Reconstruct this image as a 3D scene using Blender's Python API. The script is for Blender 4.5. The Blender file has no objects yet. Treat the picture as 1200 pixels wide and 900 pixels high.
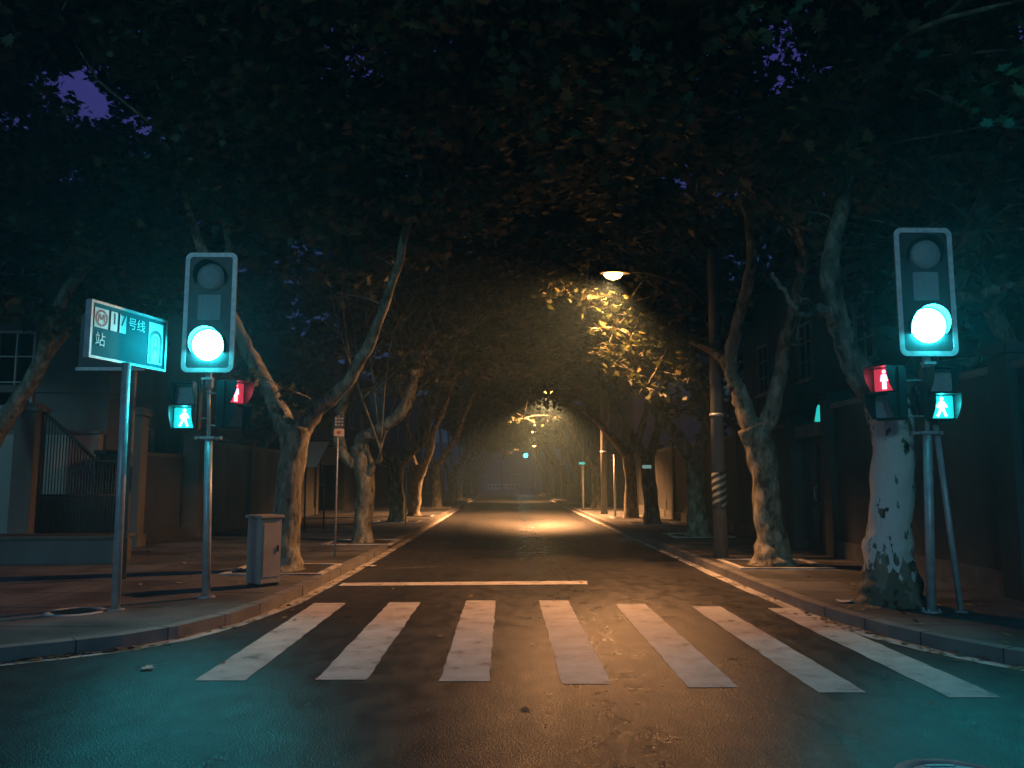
import bpy, bmesh, math, random
import numpy as np
from mathutils import Vector, Matrix, Euler
R = math.radians
S = bpy.context.scene
COL = S.collection
rnd = random.Random(7)

# ------------------------------------------------------------------ camera, sky, added fill light, exposure
F, PIT, YAW, H = 960.0, R(6.71), R(0.44), 1.6
cd = bpy.data.cameras.new('camera'); cam = bpy.data.objects.new('camera', cd); COL.objects.link(cam)
cam.location = (0, 0, H); cam.rotation_euler = (R(90) + PIT, 0, -YAW)
cd.sensor_width = 36; cd.lens = F / 1200 * 36; cd.clip_start = .05; cd.clip_end = 2000
S.camera = cam
W = bpy.data.worlds.new('World'); S.world = W; W.use_nodes = True
nt = W.node_tree; bgn = nt.nodes['Background']
sky = nt.nodes.new('ShaderNodeTexSky'); sky.sky_type = 'NISHITA'; sky.sun_disc = False
sky.sun_elevation = R(9); sky.sun_rotation = R(200)
mul = nt.nodes.new('ShaderNodeVectorMath'); mul.operation = 'MULTIPLY'; mul.inputs[1].default_value = (.0015, .0018, .003)
add = nt.nodes.new('ShaderNodeVectorMath'); add.operation = 'ADD'
# night sky: faint teal city glow along the horizon, indigo above
tcw = nt.nodes.new('ShaderNodeTexCoord'); sxw = nt.nodes.new('ShaderNodeSeparateXYZ'); rw = nt.nodes.new('ShaderNodeValToRGB')
rw.color_ramp.elements[0].position = .02; rw.color_ramp.elements[0].color = (.004, .030, .045, 1)
rw.color_ramp.elements[1].position = .45; rw.color_ramp.elements[1].color = (.036, .030, .17, 1)
x_ = rw.color_ramp.elements.new(.75); x_.color = (.010, .012, .05, 1)
nt.links.new(tcw.outputs['Generated'], sxw.inputs[0]); nt.links.new(sxw.outputs['Z'], rw.inputs[0]); nt.links.new(rw.outputs[0], add.inputs[1])
nt.links.new(sky.outputs[0], mul.inputs[0]); nt.links.new(mul.outputs[0], add.inputs[0]); nt.links.new(add.outputs[0], bgn.inputs[0])
bgn.inputs[1].default_value = 1.0
sd = bpy.data.lights.new('teal_fill', 'SUN'); sun = bpy.data.objects.new('teal_fill', sd); COL.objects.link(sun)
sd.energy = .38; sd.angle = R(8); sd.color = (.30, .85, 1.0)
sun.rotation_euler = (R(90 - 17), 0, R(-14))      # added teal front fill, not a real moon; low from behind the camera
S.view_settings.view_transform = 'Standard'; S.view_settings.look = 'None'; S.view_settings.exposure = 0; S.view_settings.gamma = 1
S.cycles.max_bounces = 6; S.cycles.diffuse_bounces = 3; S.cycles.glossy_bounces = 3; S.cycles.transmission_bounces = 4
S.cycles.volume_bounces = 0; S.cycles.transparent_max_bounces = 8
S.cycles.sample_clamp_indirect = 3; S.cycles.sample_clamp_direct = 0; S.cycles.use_denoising = True
S.cycles.caustics_reflective = False; S.cycles.caustics_refractive = False
S.cycles.use_light_tree = True

# ------------------------------------------------------------------ helpers
cp_, sp_, cy_, sy_ = math.cos(PIT), math.sin(PIT), math.cos(YAW), math.sin(YAW)
def ray(px, py):
    x = (px - 600) / F; u = (450 - py) / F
    return (sy_*cp_ + x*cy_ - u*sy_*sp_, cy_*cp_ - x*sy_ - u*cy_*sp_, sp_ + u*cp_)
def P(px, py, Y):                                  # the point at distance Y up the street
    d = ray(px, py); t = Y / d[1]; return Vector((d[0]*t, Y, H + d[2]*t))
def G(px, py, z=0):                                # the point on the ground
    d = ray(px, py); t = (z - H) / d[2]; return Vector((d[0]*t, d[1]*t, z))

def tag(o, label=None, cat=None, group=None, kind=None):
    if label: o['label'] = label
    if cat: o['category'] = cat
    if group: o['group'] = group
    if kind: o['kind'] = kind
    return o
def empty(name, loc, label, cat, group=None, rz=0):
    o = bpy.data.objects.new(name, None); COL.objects.link(o); o.location = loc; o.rotation_euler = (0, 0, rz)
    return tag(o, label, cat, group)
class MB:
    """collects shapes; build() links them as ONE mesh object"""
    def __init__(s): s.v = []; s.f = []; s.sm = []
    def add(s, v, f, smooth=False):
        n = len(s.v); s.v += [tuple(p) for p in v]; s.f += [tuple(n + i for i in q) for q in f]; s.sm += [smooth]*len(f); return s
    def box(s, c, d, rz=0, m=None, bev=0.0):
        bm = bmesh.new(); bmesh.ops.create_cube(bm, size=1)
        bmesh.ops.scale(bm, vec=d, verts=bm.verts)
        if bev: bmesh.ops.bevel(bm, geom=bm.edges[:], offset=bev, segments=2, affect='EDGES')
        M = Matrix.Translation(c) @ Matrix.Rotation(rz, 4, 'Z')
        if m is not None: M = m @ M
        bm.transform(M); bm.verts.index_update()
        s.add([v.co[:] for v in bm.verts], [[v.index for v in f.verts] for f in bm.faces]); bm.free(); return s
    def tube(s, pts, rad, seg=12, cap=True, smooth=True, wob=0.0, rs=None):
        pts = [Vector(p) for p in pts]; n = len(pts)
        if not hasattr(rad, '__len__'): rad = [rad]*n
        up = Vector((.13, .31, .94)).normalized(); v = []; 
        t0 = (pts[1]-pts[0]).normalized(); a = t0.orthogonal().normalized()
        for i in range(n):
            t = (pts[min(i+1, n-1)] - pts[max(i-1, 0)]).normalized()
            a = (a - t*a.dot(t)).normalized(); b = t.cross(a)
            for k in range(seg):
                an = 2*math.pi*k/seg; r = rad[i]
                if wob: r *= 1 + wob*(math.sin(an*2 + i*.7 + (rs or 0)) * .6 + math.sin(an*3 - i*1.1 + (rs or 0)*2)*.5)
                v.append(pts[i] + a*math.cos(an)*r + b*math.sin(an)*r)
        f = [(i*seg+k, i*seg+(k+1) % seg, (i+1)*seg+(k+1) % seg, (i+1)*seg+k) for i in range(n-1) for k in range(seg)]
        if cap: f += [tuple(range(seg-1, -1, -1)), tuple((n-1)*seg + k for k in range(seg))]
        return s.add(v, f, smooth)
    def prism(s, poly, z0, z1, m=None):            # polygon in xy, extruded in z, then m
        n = len(poly); v = [Vector((x, y, z0)) for x, y in poly] + [Vector((x, y, z1)) for x, y in poly]
        if m is not None: v = [m @ p for p in v]
        f = [tuple(range(n-1, -1, -1)), tuple(range(n, 2*n))] + [(i, (i+1) % n, n+(i+1) % n, n+i) for i in range(n)]
        return s.add(v, f)
    def lathe(s, prof, c=(0, 0, 0), seg=24, m=None, smooth=True):
        v = []
        for r, z in prof:
            for k in range(seg):
                an = 2*math.pi*k/seg; p = Vector((r*math.cos(an), r*math.sin(an), z)); v.append(m @ p if m is not None else p + Vector(c))
        n = len(prof)
        f = [(i*seg+k, i*seg+(k+1) % seg, (i+1)*seg+(k+1) % seg, (i+1)*seg+k) for i in range(n-1) for k in range(seg)]
        return s.add(v, f, smooth)
    def build(s, name, mat, parent=None):
        me = bpy.data.meshes.new(name); me.from_pydata(s.v, [], s.f); me.materials.append(mat)
        me.polygons.foreach_set('use_smooth', s.sm); me.update()
        bm = bmesh.new(); bm.from_mesh(me); bmesh.ops.recalc_face_normals(bm, faces=bm.faces); bm.to_mesh(me); bm.free()
        o = bpy.data.objects.new(name, me); COL.objects.link(o)
        if parent is not None:
            o.parent = parent
        return o
def struct(o): o['kind'] = 'structure'; return o

# ------------------------------------------------------------------ materials
MATS = {}
def mat(name, c1, c2=None, rough=.7, scale=4, bump=0.0, bscale=None, metal=0, stretch=(1, 1, 1), detail=6, contrast=(.35, .65), spec=None, trans=0, c3=None, r2=None):
    if name in MATS: return MATS[name]
    m = bpy.data.materials.new(name); m.use_nodes = True; n = m.node_tree.nodes; l = m.node_tree.links; b = n['Principled BSDF']
    b.inputs['Roughness'].default_value = rough; b.inputs['Metallic'].default_value = metal
    if spec is not None: b.inputs['Specular IOR Level'].default_value = spec
    tc = n.new('ShaderNodeTexCoord'); mp = n.new('ShaderNodeMapping'); mp.inputs['Scale'].default_value = stretch
    l.new(tc.outputs['Object'], mp.inputs[0])
    no = n.new('ShaderNodeTexNoise'); no.inputs['Scale'].default_value = scale; no.inputs['Detail'].default_value = detail
    l.new(mp.outputs[0], no.inputs['Vector'])
    rp = n.new('ShaderNodeValToRGB'); e = rp.color_ramp.elements
    e[0].position, e[1].position = contrast; e[0].color = (*c1, 1); e[1].color = (*(c2 or [x*.7 for x in c1]), 1)
    if c3: x = rp.color_ramp.elements.new((contrast[0]+contrast[1])/2); x.color = (*c3, 1)
    l.new(no.outputs['Fac'], rp.inputs[0]); l.new(rp.outputs[0], b.inputs['Base Color'])
    if r2 is not None:
        mr = n.new('ShaderNodeMapRange'); mr.inputs[3].default_value = rough; mr.inputs[4].default_value = r2
        mr.inputs[1].default_value = .35; mr.inputs[2].default_value = .65
        l.new(no.outputs['Fac'], mr.inputs[0]); l.new(mr.outputs[0], b.inputs['Roughness'])
    if bump:
        n2 = n.new('ShaderNodeTexNoise'); n2.inputs['Scale'].default_value = bscale or scale*8; n2.inputs['Detail'].default_value = 4
        l.new(mp.outputs[0], n2.inputs['Vector']); bp = n.new('ShaderNodeBump'); bp.inputs['Strength'].default_value = bump; bp.inputs['Distance'].default_value = .02
        l.new(n2.outputs['Fac'], bp.inputs['Height']); l.new(bp.outputs[0], b.inputs['Normal'])
    MATS[name] = m; return m
def emit(name, col, strength):
    m = bpy.data.materials.new(name); m.use_nodes = True; b = m.node_tree.nodes['Principled BSDF']
    b.inputs['Base Color'].default_value = (*[min(1, c*.5) for c in col], 1); b.inputs['Emission Color'].default_value = (*col, 1)
    b.inputs['Emission Strength'].default_value = strength; b.inputs['Roughness'].default_value = .3
    return m

def asphalt():
    m = bpy.data.materials.new('asphalt'); m.use_nodes = True; n = m.node_tree.nodes; l = m.node_tree.links; b = n['Principled BSDF']
    tc = n.new('ShaderNodeTexCoord')
    def noise(sc, det=5, st=(1, 1, 1)):
        mp = n.new('ShaderNodeMapping'); mp.inputs['Scale'].default_value = st; l.new(tc.outputs['Object'], mp.inputs[0])
        x = n.new('ShaderNodeTexNoise'); x.inputs['Scale'].default_value = sc; x.inputs['Detail'].default_value = det; l.new(mp.outputs[0], x.inputs['Vector']); return x
    big = noise(.45, 6, (1, .35, 1)); fine = noise(60, 8); mid = noise(5, 6, (1, .5, 1))
    r1 = n.new('ShaderNodeValToRGB'); r1.color_ramp.elements[0].position = .3; r1.color_ramp.elements[1].position = .7
    r1.color_ramp.elements[0].color = (.021, .022, .024, 1); r1.color_ramp.elements[1].color = (.046, .046, .046, 1)
    l.new(big.outputs['Fac'], r1.inputs[0])
    r2 = n.new('ShaderNodeValToRGB'); r2.color_ramp.elements[0].position = .38; r2.color_ramp.elements[1].position = .72
    r2.color_ramp.elements[0].color = (.4, .4, .4, 1); r2.color_ramp.elements[1].color = (2.6, 2.5, 2.4, 1)
    fine.inputs['Roughness'].default_value = .75; l.new(fine.outputs['Fac'], r2.inputs[0])
    mx = n.new('ShaderNodeMix'); mx.data_type = 'RGBA'; mx.blend_type = 'MULTIPLY'; mx.inputs[0].default_value = 1
    l.new(r1.outputs[0], mx.inputs[6]); l.new(r2.outputs[0], mx.inputs[7]); 
    # hairline cracks and darker stains
    wn = noise(2.2, 4); cv = n.new('ShaderNodeTexVoronoi'); cv.feature = 'DISTANCE_TO_EDGE'; cv.inputs['Scale'].default_value = .42
    va = n.new('ShaderNodeVectorMath'); va.operation = 'MULTIPLY_ADD'; va.inputs[1].default_value = (.9, .9, 0); l.new(wn.outputs['Color'], va.inputs[0]); l.new(tc.outputs['Object'], va.inputs[2]); l.new(va.outputs[0], cv.inputs['Vector'])
    ck = n.new('ShaderNodeMapRange'); ck.inputs[1].default_value = .0015; ck.inputs[2].default_value = .006; ck.inputs[3].default_value = .35; ck.inputs[4].default_value = 1; l.new(cv.outputs['Distance'], ck.inputs[0])
    st = noise(1.3, 4); sk = n.new('ShaderNodeMapRange'); sk.inputs[1].default_value = .58; sk.inputs[2].default_value = .70; sk.inputs[3].default_value = 1; sk.inputs[4].default_value = .6; l.new(st.outputs['Fac'], sk.inputs[0])
    km = n.new('ShaderNodeMath'); km.operation = 'MULTIPLY'; l.new(ck.outputs[0], km.inputs[0]); l.new(sk.outputs[0], km.inputs[1])
    vs = n.new('ShaderNodeVectorMath'); vs.operation = 'SCALE'; l.new(mx.outputs[2], vs.inputs[0]); l.new(km.outputs[0], vs.inputs['Scale']); l.new(vs.outputs[0], b.inputs['Base Color'])
    mr = n.new('ShaderNodeMapRange'); mr.inputs[1].default_value = .3; mr.inputs[2].default_value = .7; mr.inputs[3].default_value = .30; mr.inputs[4].default_value = .48
    l.new(mid.outputs['Fac'], mr.inputs[0])
    # wheel tracks polished by traffic
    sx = n.new('ShaderNodeSeparateXYZ'); l.new(tc.outputs['Object'], sx.inputs[0]); wt = n.new('ShaderNodeValToRGB'); ms = n.new('ShaderNodeMapRange'); ms.inputs[1].default_value = -3; ms.inputs[2].default_value = 4
    l.new(sx.outputs['X'], ms.inputs[0]); l.new(ms.outputs[0], wt.inputs[0]); we = wt.color_ramp.elements; we[0].position = 0; we[0].color = (0, 0, 0, 1); we[1].position = 1; we[1].color = (0, 0, 0, 1)
    for px_, c_ in ((.14, .0), (.2, .6), (.27, .0), (.40, 0), (.55, 1), (.66, .0), (.8, .0), (.86, .5), (.93, .0)): q_ = we.new(px_); q_.color = (c_, c_, c_, 1)
    su = n.new('ShaderNodeMath'); su.operation = 'MULTIPLY_ADD'; su.inputs[1].default_value = -.10; l.new(wt.outputs[0], su.inputs[0]); l.new(mr.outputs[0], su.inputs[2]); l.new(su.outputs[0], b.inputs['Roughness'])
    vo = n.new('ShaderNodeTexVoronoi'); vo.inputs['Scale'].default_value = 95; l.new(tc.outputs['Object'], vo.inputs['Vector'])
    ad = n.new('ShaderNodeMath'); ad.operation = 'ADD'; l.new(vo.outputs['Distance'], ad.inputs[0]); l.new(mid.outputs['Fac'], ad.inputs[1])
    bp = n.new('ShaderNodeBump'); bp.inputs['Strength'].default_value = .55; bp.inputs['Distance'].default_value = .006
    l.new(ad.outputs[0], bp.inputs['Height']); l.new(bp.outputs[0], b.inputs['Normal'])
    return m
def paint():
    m = bpy.data.materials.new('road_paint'); m.use_nodes = True; n = m.node_tree.nodes; l = m.node_tree.links; b = n['Principled BSDF']
    tc = n.new('ShaderNodeTexCoord'); a = n.new('ShaderNodeTexNoise'); a.inputs['Scale'].default_value = 3.2; a.inputs['Detail'].default_value = 9; a.inputs['Roughness'].default_value = .68
    l.new(tc.outputs['Object'], a.inputs['Vector'])
    r = n.new('ShaderNodeValToRGB'); e = r.color_ramp.elements; e[0].position = .30; e[0].color = (.07, .065, .06, 1); e[1].position = .42; e[1].color = (.52, .49, .46, 1)
    x = e.new(.62); x.color = (.72, .69, .66, 1)
    l.new(a.outputs['Fac'], r.inputs[0]); l.new(r.outputs[0], b.inputs['Base Color']); b.inputs['Roughness'].default_value = .55
    n2 = n.new('ShaderNodeTexNoise'); n2.inputs['Scale'].default_value = 90; l.new(tc.outputs['Object'], n2.inputs['Vector'])
    bp = n.new('ShaderNodeBump'); bp.inputs['Strength'].default_value = .3; bp.inputs['Distance'].default_value = .01; l.new(n2.outputs['Fac'], bp.inputs['Height']); l.new(bp.outputs[0], b.inputs['Normal'])
    return m
def bark(name, white=False):
    m = bpy.data.materials.new(name); m.use_nodes = True; n = m.node_tree.nodes; l = m.node_tree.links; b = n['Principled BSDF']
    tc = n.new('ShaderNodeTexCoord'); mp = n.new('ShaderNodeMapping'); mp.inputs['Scale'].default_value = (1, 1, .45); l.new(tc.outputs['Object'], mp.inputs[0])
    a = n.new('ShaderNodeTexNoise'); a.inputs['Scale'].default_value = 7; a.inputs['Detail'].default_value = 7; a.inputs['Roughness'].default_value = .6; l.new(mp.outputs[0], a.inputs['Vector'])
    r = n.new('ShaderNodeValToRGB'); r.color_ramp.interpolation = 'LINEAR'; e = r.color_ramp.elements
    e[0].position = .40; e[0].color = (.06, .052, .038, 1); e[1].position = .44; e[1].color = (.19, .17, .11, 1)
    x = e.new(.53); x.color = (.18, .165, .12, 1); x = e.new(.56); x.color = (.33, .30, .225, 1)
    l.new(a.outputs['Fac'], r.inputs[0]); out = r.outputs[0]
    if white:
        for q_ in r.color_ramp.elements: q_.color = tuple(c_*.65 for c_ in q_.color[:3]) + (1,)
    if white:                                       # limewash up the trunk, flaked off at the foot
        sx = n.new('ShaderNodeSeparateXYZ'); l.new(tc.outputs['Object'], sx.inputs[0])
        c = n.new('ShaderNodeTexNoise'); c.inputs['Scale'].default_value = 8; c.inputs['Detail'].default_value = 6; l.new(mp.outputs[0], c.inputs['Vector'])
        q = n.new('ShaderNodeMath'); q.operation = 'MULTIPLY_ADD'; q.inputs[1].default_value = -1.9; q.inputs[2].default_value = 1.35; l.new(c.outputs['Fac'], q.inputs[0])
        s_ = n.new('ShaderNodeMath'); s_.operation = 'ADD'; l.new(sx.outputs['Z'], s_.inputs[0]); l.new(q.outputs[0], s_.inputs[1])
        k = n.new('ShaderNodeMapRange'); k.inputs[1].default_value = .84; k.inputs[2].default_value = .87; l.new(s_.outputs[0], k.inputs[0])
        hi = n.new('ShaderNodeMapRange'); hi.inputs[1].default_value = 2.75; hi.inputs[2].default_value = 2.6; l.new(s_.outputs[0], hi.inputs[0])
        fl = n.new('ShaderNodeTexNoise'); fl.inputs['Scale'].default_value = 9; fl.inputs['Detail'].default_value = 5; l.new(mp.outputs[0], fl.inputs['Vector'])
        fk = n.new('ShaderNodeMapRange'); fk.inputs[1].default_value = .385; fk.inputs[2].default_value = .40; l.new(fl.outputs['Fac'], fk.inputs[0])
        p1 = n.new('ShaderNodeMath'); p1.operation = 'MULTIPLY'; l.new(k.outputs[0], p1.inputs[0]); l.new(fk.outputs[0], p1.inputs[1])
        p2 = n.new('ShaderNodeMath'); p2.operation = 'MULTIPLY'; l.new(p1.outputs[0], p2.inputs[0]); l.new(hi.outputs[0], p2.inputs[1])
        mx = n.new('ShaderNodeMix'); mx.data_type = 'RGBA'; l.new(p2.outputs[0], mx.inputs[0]); l.new(out, mx.inputs[6]); mx.inputs[7].default_value = (.62, .62, .58, 1); out = mx.outputs[2]
    l.new(out, b.inputs['Base Color']); b.inputs['Roughness'].default_value = .85
    bp = n.new('ShaderNodeBump'); bp.inputs['Strength'].default_value = .8; bp.inputs['Distance'].default_value = .03; l.new(a.outputs['Fac'], bp.inputs['Height']); l.new(bp.outputs[0], b.inputs['Normal'])
    return m
def leafmat():
    m = bpy.data.materials.new('plane_leaf'); m.use_nodes = True; n = m.node_tree.nodes; l = m.node_tree.links; b = n['Principled BSDF']
    geo = n.new('ShaderNodeNewGeometry'); r = n.new('ShaderNodeValToRGB'); e = r.color_ramp.elements
    e[0].color = (.028, .046, .016, 1); e[1].color = (.17, .14, .045, 1); x = e.new(.72); x.color = (.055, .065, .020, 1)
    l.new(geo.outputs['Random Per Island'], r.inputs[0]); l.new(r.outputs[0], b.inputs['Base Color']); b.inputs['Roughness'].default_value = .5
    tr = n.new('ShaderNodeBsdfTranslucent'); l.new(r.outputs[0], tr.inputs[0]); mx = n.new('ShaderNodeMixShader'); mx.inputs[0].default_value = .3
    l.new(b.outputs[0], mx.inputs[1]); l.new(tr.outputs[0], mx.inputs[2]); l.new(mx.outputs[0], n['Material Output'].inputs[0])
    return m
ASPH, PAINT, BARK, BARKW, LEAF = asphalt(), paint(), bark('plane_bark'), bark('limewashed_bark', True), leafmat()
PAVE = mat('pavement_slabs', (.045, .047, .048), (.135, .138, .138), .78, .9, .6, 30, contrast=(.38, .6), detail=9)
KERB = mat('kerb_granite', (.16, .155, .15), (.24, .23, .22), .7, 2.5, .4, 60)
GUT = mat('gutter_concrete', (.24, .235, .225), (.55, .53, .50), .75, 2.2, .4, 50, contrast=(.38, .55))
STEEL = mat('galvanised_steel', (.52, .54, .55), (.36, .38, .39), .42, 9, .1, 60, metal=.25)
DARK = mat('black_housing', (.018, .02, .022), (.03, .032, .034), .45, 8)
BOARD = mat('backboard_paint', (.04, .044, .046), (.06, .065, .068), .5, 6)
STRIP = mat('reflective_strip', (.80, .82, .82), (.55, .60, .62), .35, 14, contrast=(.4, .7))
LENSOFF = mat('unlit_lens', (.36, .42, .43), (.28, .33, .35), .25, 40, .5, 90)
WALLP = mat('stained_plaster', (.09, .09, .08), (.19, .18, .16), .85, .8, .3, 20, stretch=(1, 1, .5))
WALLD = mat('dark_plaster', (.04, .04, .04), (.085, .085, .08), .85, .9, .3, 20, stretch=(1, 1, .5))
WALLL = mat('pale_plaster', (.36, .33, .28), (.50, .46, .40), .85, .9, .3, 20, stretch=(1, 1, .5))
CONC = mat('pole_concrete', (.10, .10, .097), (.16, .155, .145), .8, 4, .4, 30)
IRON = mat('black_iron', (.015, .015, .016), (.03, .028, .027), .5, 10)
GLASS = mat('dark_window_glass', (.012, .014, .018), (.02, .022, .026), .12, 3)
FRAME = mat('window_frame_paint', (.32, .32, .30), (.42, .42, .40), .6, 6)
CAB = mat('cabinet_enamel', (.34, .29, .24), (.44, .38, .32), .5, 3, .15, 30)
SIGNW = mat('sign_white', (.75, .77, .78), (.66, .68, .70), .4, 12)
SIGNT = mat('sign_teal', (.006, .08, .11), (.01, .105, .135), .7, 5, spec=.2)
SIGND = mat('sign_ink', (.03, .03, .05), (.05, .05, .07), .5, 6)
SIGNO = mat('sign_cream', (.62, .52, .42), (.55, .46, .38), .5, 10)
SIGNR = mat('sign_red', (.55, .05, .05), (.45, .04, .04), .5, 10)
DEAD = mat('dead_leaf', (.16, .10, .045), (.30, .21, .10), .8, 12)
PAPER = mat('litter_paper', (.65, .64, .60), (.5, .5, .47), .8, 12)
ROOFT = mat('roof_tiles', (.06, .04, .035), (.09, .06, .05), .8, 3)
TEAL = (.02, .86, .90); RED = (1.0, .06, .12); SOD = (1.0, .43, .16)
LENSON = emit('green_signal_light', (.028, .76, .88), 135)
FIGG = emit('green_figure_light', (.045, .84, .9), 40); PANG = emit('green_panel_glow', TEAL, .9)
FIGR = emit('red_figure_light', (1.0, .10, .16), 14); PANR = emit('red_panel_glow', RED, .55)
LAMPG = emit('sodium_lamp_glass', (1.0, .42, .10), 30); FARG = emit('far_green_light', (.03, .75, .95), 14)

# ------------------------------------------------------------------ road, kerbs, pavements
def sheet(name, pts, z, m):
    mb = MB(); mb.add([(x, y, z) for x, y in pts], [tuple(range(len(pts)))]); return mb.build(name, m)
struct(sheet('ground', [(-400, -200), (400, -200), (400, 600), (-400, 600)], -.03, WALLD))
struct(sheet('road', [(-60, -25), (60, -25), (60, 200), (-60, 200)], 0, ASPH))
LG = [(-60, 5.2), (-20, 5.6), (-9, 6.3), (-6.2, 6.85), (-5.2, 7.15), (-4.46, 7.5), (-4.14, 7.72), (-3.66, 8.1), (-3.33, 8.6), (-3.06, 9.4), (-2.9, 10.4), (-2.83, 11.6), (-2.78, 14.1), (-2.72, 17.1), (-2.70, 23), (-2.72, 40), (-2.8, 70), (-2.9, 118)]
RG = [(60, 4.0), (20, 4.4), (9, 5.1), (6.4, 5.75), (5.3, 6.4), (4.75, 6.9), (4.38, 7.4), (4.11, 7.98), (3.92, 8.6), (3.82, 9.2), (3.73, 9.8), (3.68, 10.4), (3.66, 12), (3.65, 14), (3.64, 18), (3.6, 24), (3.65, 40), (3.75, 70), (3.85, 118)]
def offs(line, d):
    o = []
    for i, p in enumerate(line):
        a = Vector(line[max(i-1, 0)]); b = Vector(line[min(i+1, len(line)-1)]); t = (b-a).normalized(); o.append((p[0]-t.y*d, p[1]+t.x*d))
    return o
def refine(line, step=.6):
    o = []
    for a, b in zip(line, line[1:]):
        n = max(1, int((Vector(b)-Vector(a)).length/step)); n = min(n, 30)
        o += [(a[0]+(b[0]-a[0])*i/n, a[1]+(b[1]-a[1])*i/n) for i in range(n)]
    return o + [line[-1]]
for nm, line, sgn in (('left', LG, 1), ('right', RG, -1)):
    L = refine(line)
    def band(d0, d1, z0, z1, name, m):
        A, B = offs(L, d0*sgn), offs(L, d1*sgn); v = []; n = len(L)
        jit = [rnd.uniform(-.006, .006) for _ in L]
        v += [(a[0]+j, a[1], z0) for a, j in zip(A, jit)] + [(a[0]+j, a[1], z1) for a, j in zip(A, jit)] + [(b[0], b[1], z1) for b in B]
        f = [(i, i+1, n+i+1, n+i) for i in range(n-1)] + [(n+i, n+i+1, 2*n+i+1, 2*n+i) for i in range(n-1)]
        return struct(MB().add(v, f).build(name, m))
    band(.0, .16, -.02, .13, 'kerb', KERB)
    A, B = offs(L, -.17*sgn), offs(L, .0); n = len(L)
    ji = [rnd.uniform(-.025, .02) for _ in L]
    struct(MB().add([(a[0]+j, a[1]+j, .004) for a, j in zip(A, ji)] + [(b[0], b[1], .004) for b in B], [(i, i+1, n+i+1, n+i) for i in range(n-1)]).build('gutter_strip', GUT))
    I = offs(L, .163*sgn)
    far = [(-60*sgn, 118)]
    struct(MB().add([(x, y, .126) for x, y in I + far], [tuple(range(len(I)+1))]).build('pavement', PAVE))
struct(sheet('cross_street', [(-60, 118.2), (60, 118.2), (60, 180), (-60, 180)], .006, ASPH))
# kerb joints
for line, sgn in ((LG, 1), (RG, -1)):
    mb = MB(); d = 0; L = refine(line, .1); nxt = 0
    for a, b in zip(L, L[1:]):
        d += (Vector(b)-Vector(a)).length
        if d > nxt and -8 < a[0] < 8 and a[1] < 45:
            nxt = d + .8; an = math.atan2(b[1]-a[1], b[0]-a[0]); c = offs([a, b], .08*sgn)[0]
            mb.box((c[0], c[1], .06), (.010, .168, .145), an)
    struct(mb.build('kerb_joints', mat('joint_mortar', (.05, .05, .048), (.07, .07, .07), .9)))
# zebra crossing and stop line
for i, (x0, x1, y0, y1) in enumerate([(-2.50, -2.09, 6.83, 11.02), (-1.53, -1.12, 6.85, 11.08), (-.53, -.13, 6.79, 11.23), (.445, .84, 6.70, 11.23), (1.42, 1.815, 6.58, 10.91), (2.37, 2.74, 6.42, 10.69), (3.285, 3.675, 6.27, 10.54)]):
    mb = MB(); n = 26; v = []
    for k in range(n+1):
        y = y0+(y1-y0)*k/n; v += [(x0+rnd.uniform(-.008, .008), y, .0045), (x1+rnd.uniform(-.008, .008), y, .0045)]
    o = mb.add(v, [(2*k, 2*k+1, 2*k+3, 2*k+2) for k in range(n)]).build('crosswalk_stripe', PAINT)
    struct(o)
struct(sheet('stop_line', [(-2.55, 12.78), (1.27, 12.95), (1.30, 13.33), (1.24, 13.38), (-2.55, 13.14)], .0045, PAINT))
struct(sheet('road_patch', [(3.0, 22.0), (3.45, 22.0), (3.5, 23.2), (3.05, 23.2)], .005, GUT))
struct(sheet('road_crack_seal', [(-2.2, 15.2), (-1.2, 15.6), (-1.2, 15.64), (-2.2, 15.25)], .005, KERB))
# pavement slab joints on both sides
for sgn in (-1, 1):
    mb = MB()
    for k in range(34):
        y = 8.6 + k*1.25; x0 = (3.1 if sgn < 0 else 4.0) + (0.9 if y < 10 and sgn < 0 else .1); x1 = 6.2 if sgn > 0 else 8.2
        mb.box((sgn*(x0+x1)/2, y, .127), (x1-x0, .014, .004))
    for x in ((4.9, 5.6) if sgn > 0 else (4.6, 5.8, 7.0)):
        mb.box((sgn*x, 30, .1275), (.014, 40, .004))
    struct(mb.build('pavement_joints', MATS['joint_mortar']))
# tree pits: square earth openings with a stone rim
def pit(x, y, s=.75):
    mb = MB()
    for dx, dy, w, h in ((0, s, 2*s+.1, .1), (0, -s, 2*s+.1, .1), (s, 0, .1, 2*s-.1), (-s, 0, .1, 2*s-.1)): mb.box((x+dx, y+dy, .135), (w, h, .03))
    struct(mb.build('tree_pit_rim', GUT)); struct(sheet('tree_pit_soil', [(x-s+.05, y-s+.05), (x+s-.05, y-s+.05), (x+s-.05, y+s-.05), (x-s+.05, y+s-.05)], .131, mat('pit_soil', (.03, .025, .018), (.06, .05, .035), .95, 9, .8, 40)))

# ------------------------------------------------------------------ signals
def rrect(w, h, r, n=6):
    o = []
    for cx, cy, a0 in ((w/2-r, h/2-r, 0), (-w/2+r, h/2-r, 90), (-w/2+r, -h/2+r, 180), (w/2-r, -h/2+r, 270)):
        o += [(cx + r*math.cos(R(a0+90*k/n)), cy + r*math.sin(R(a0+90*k/n))) for k in range(n+1)]
    return o
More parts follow.
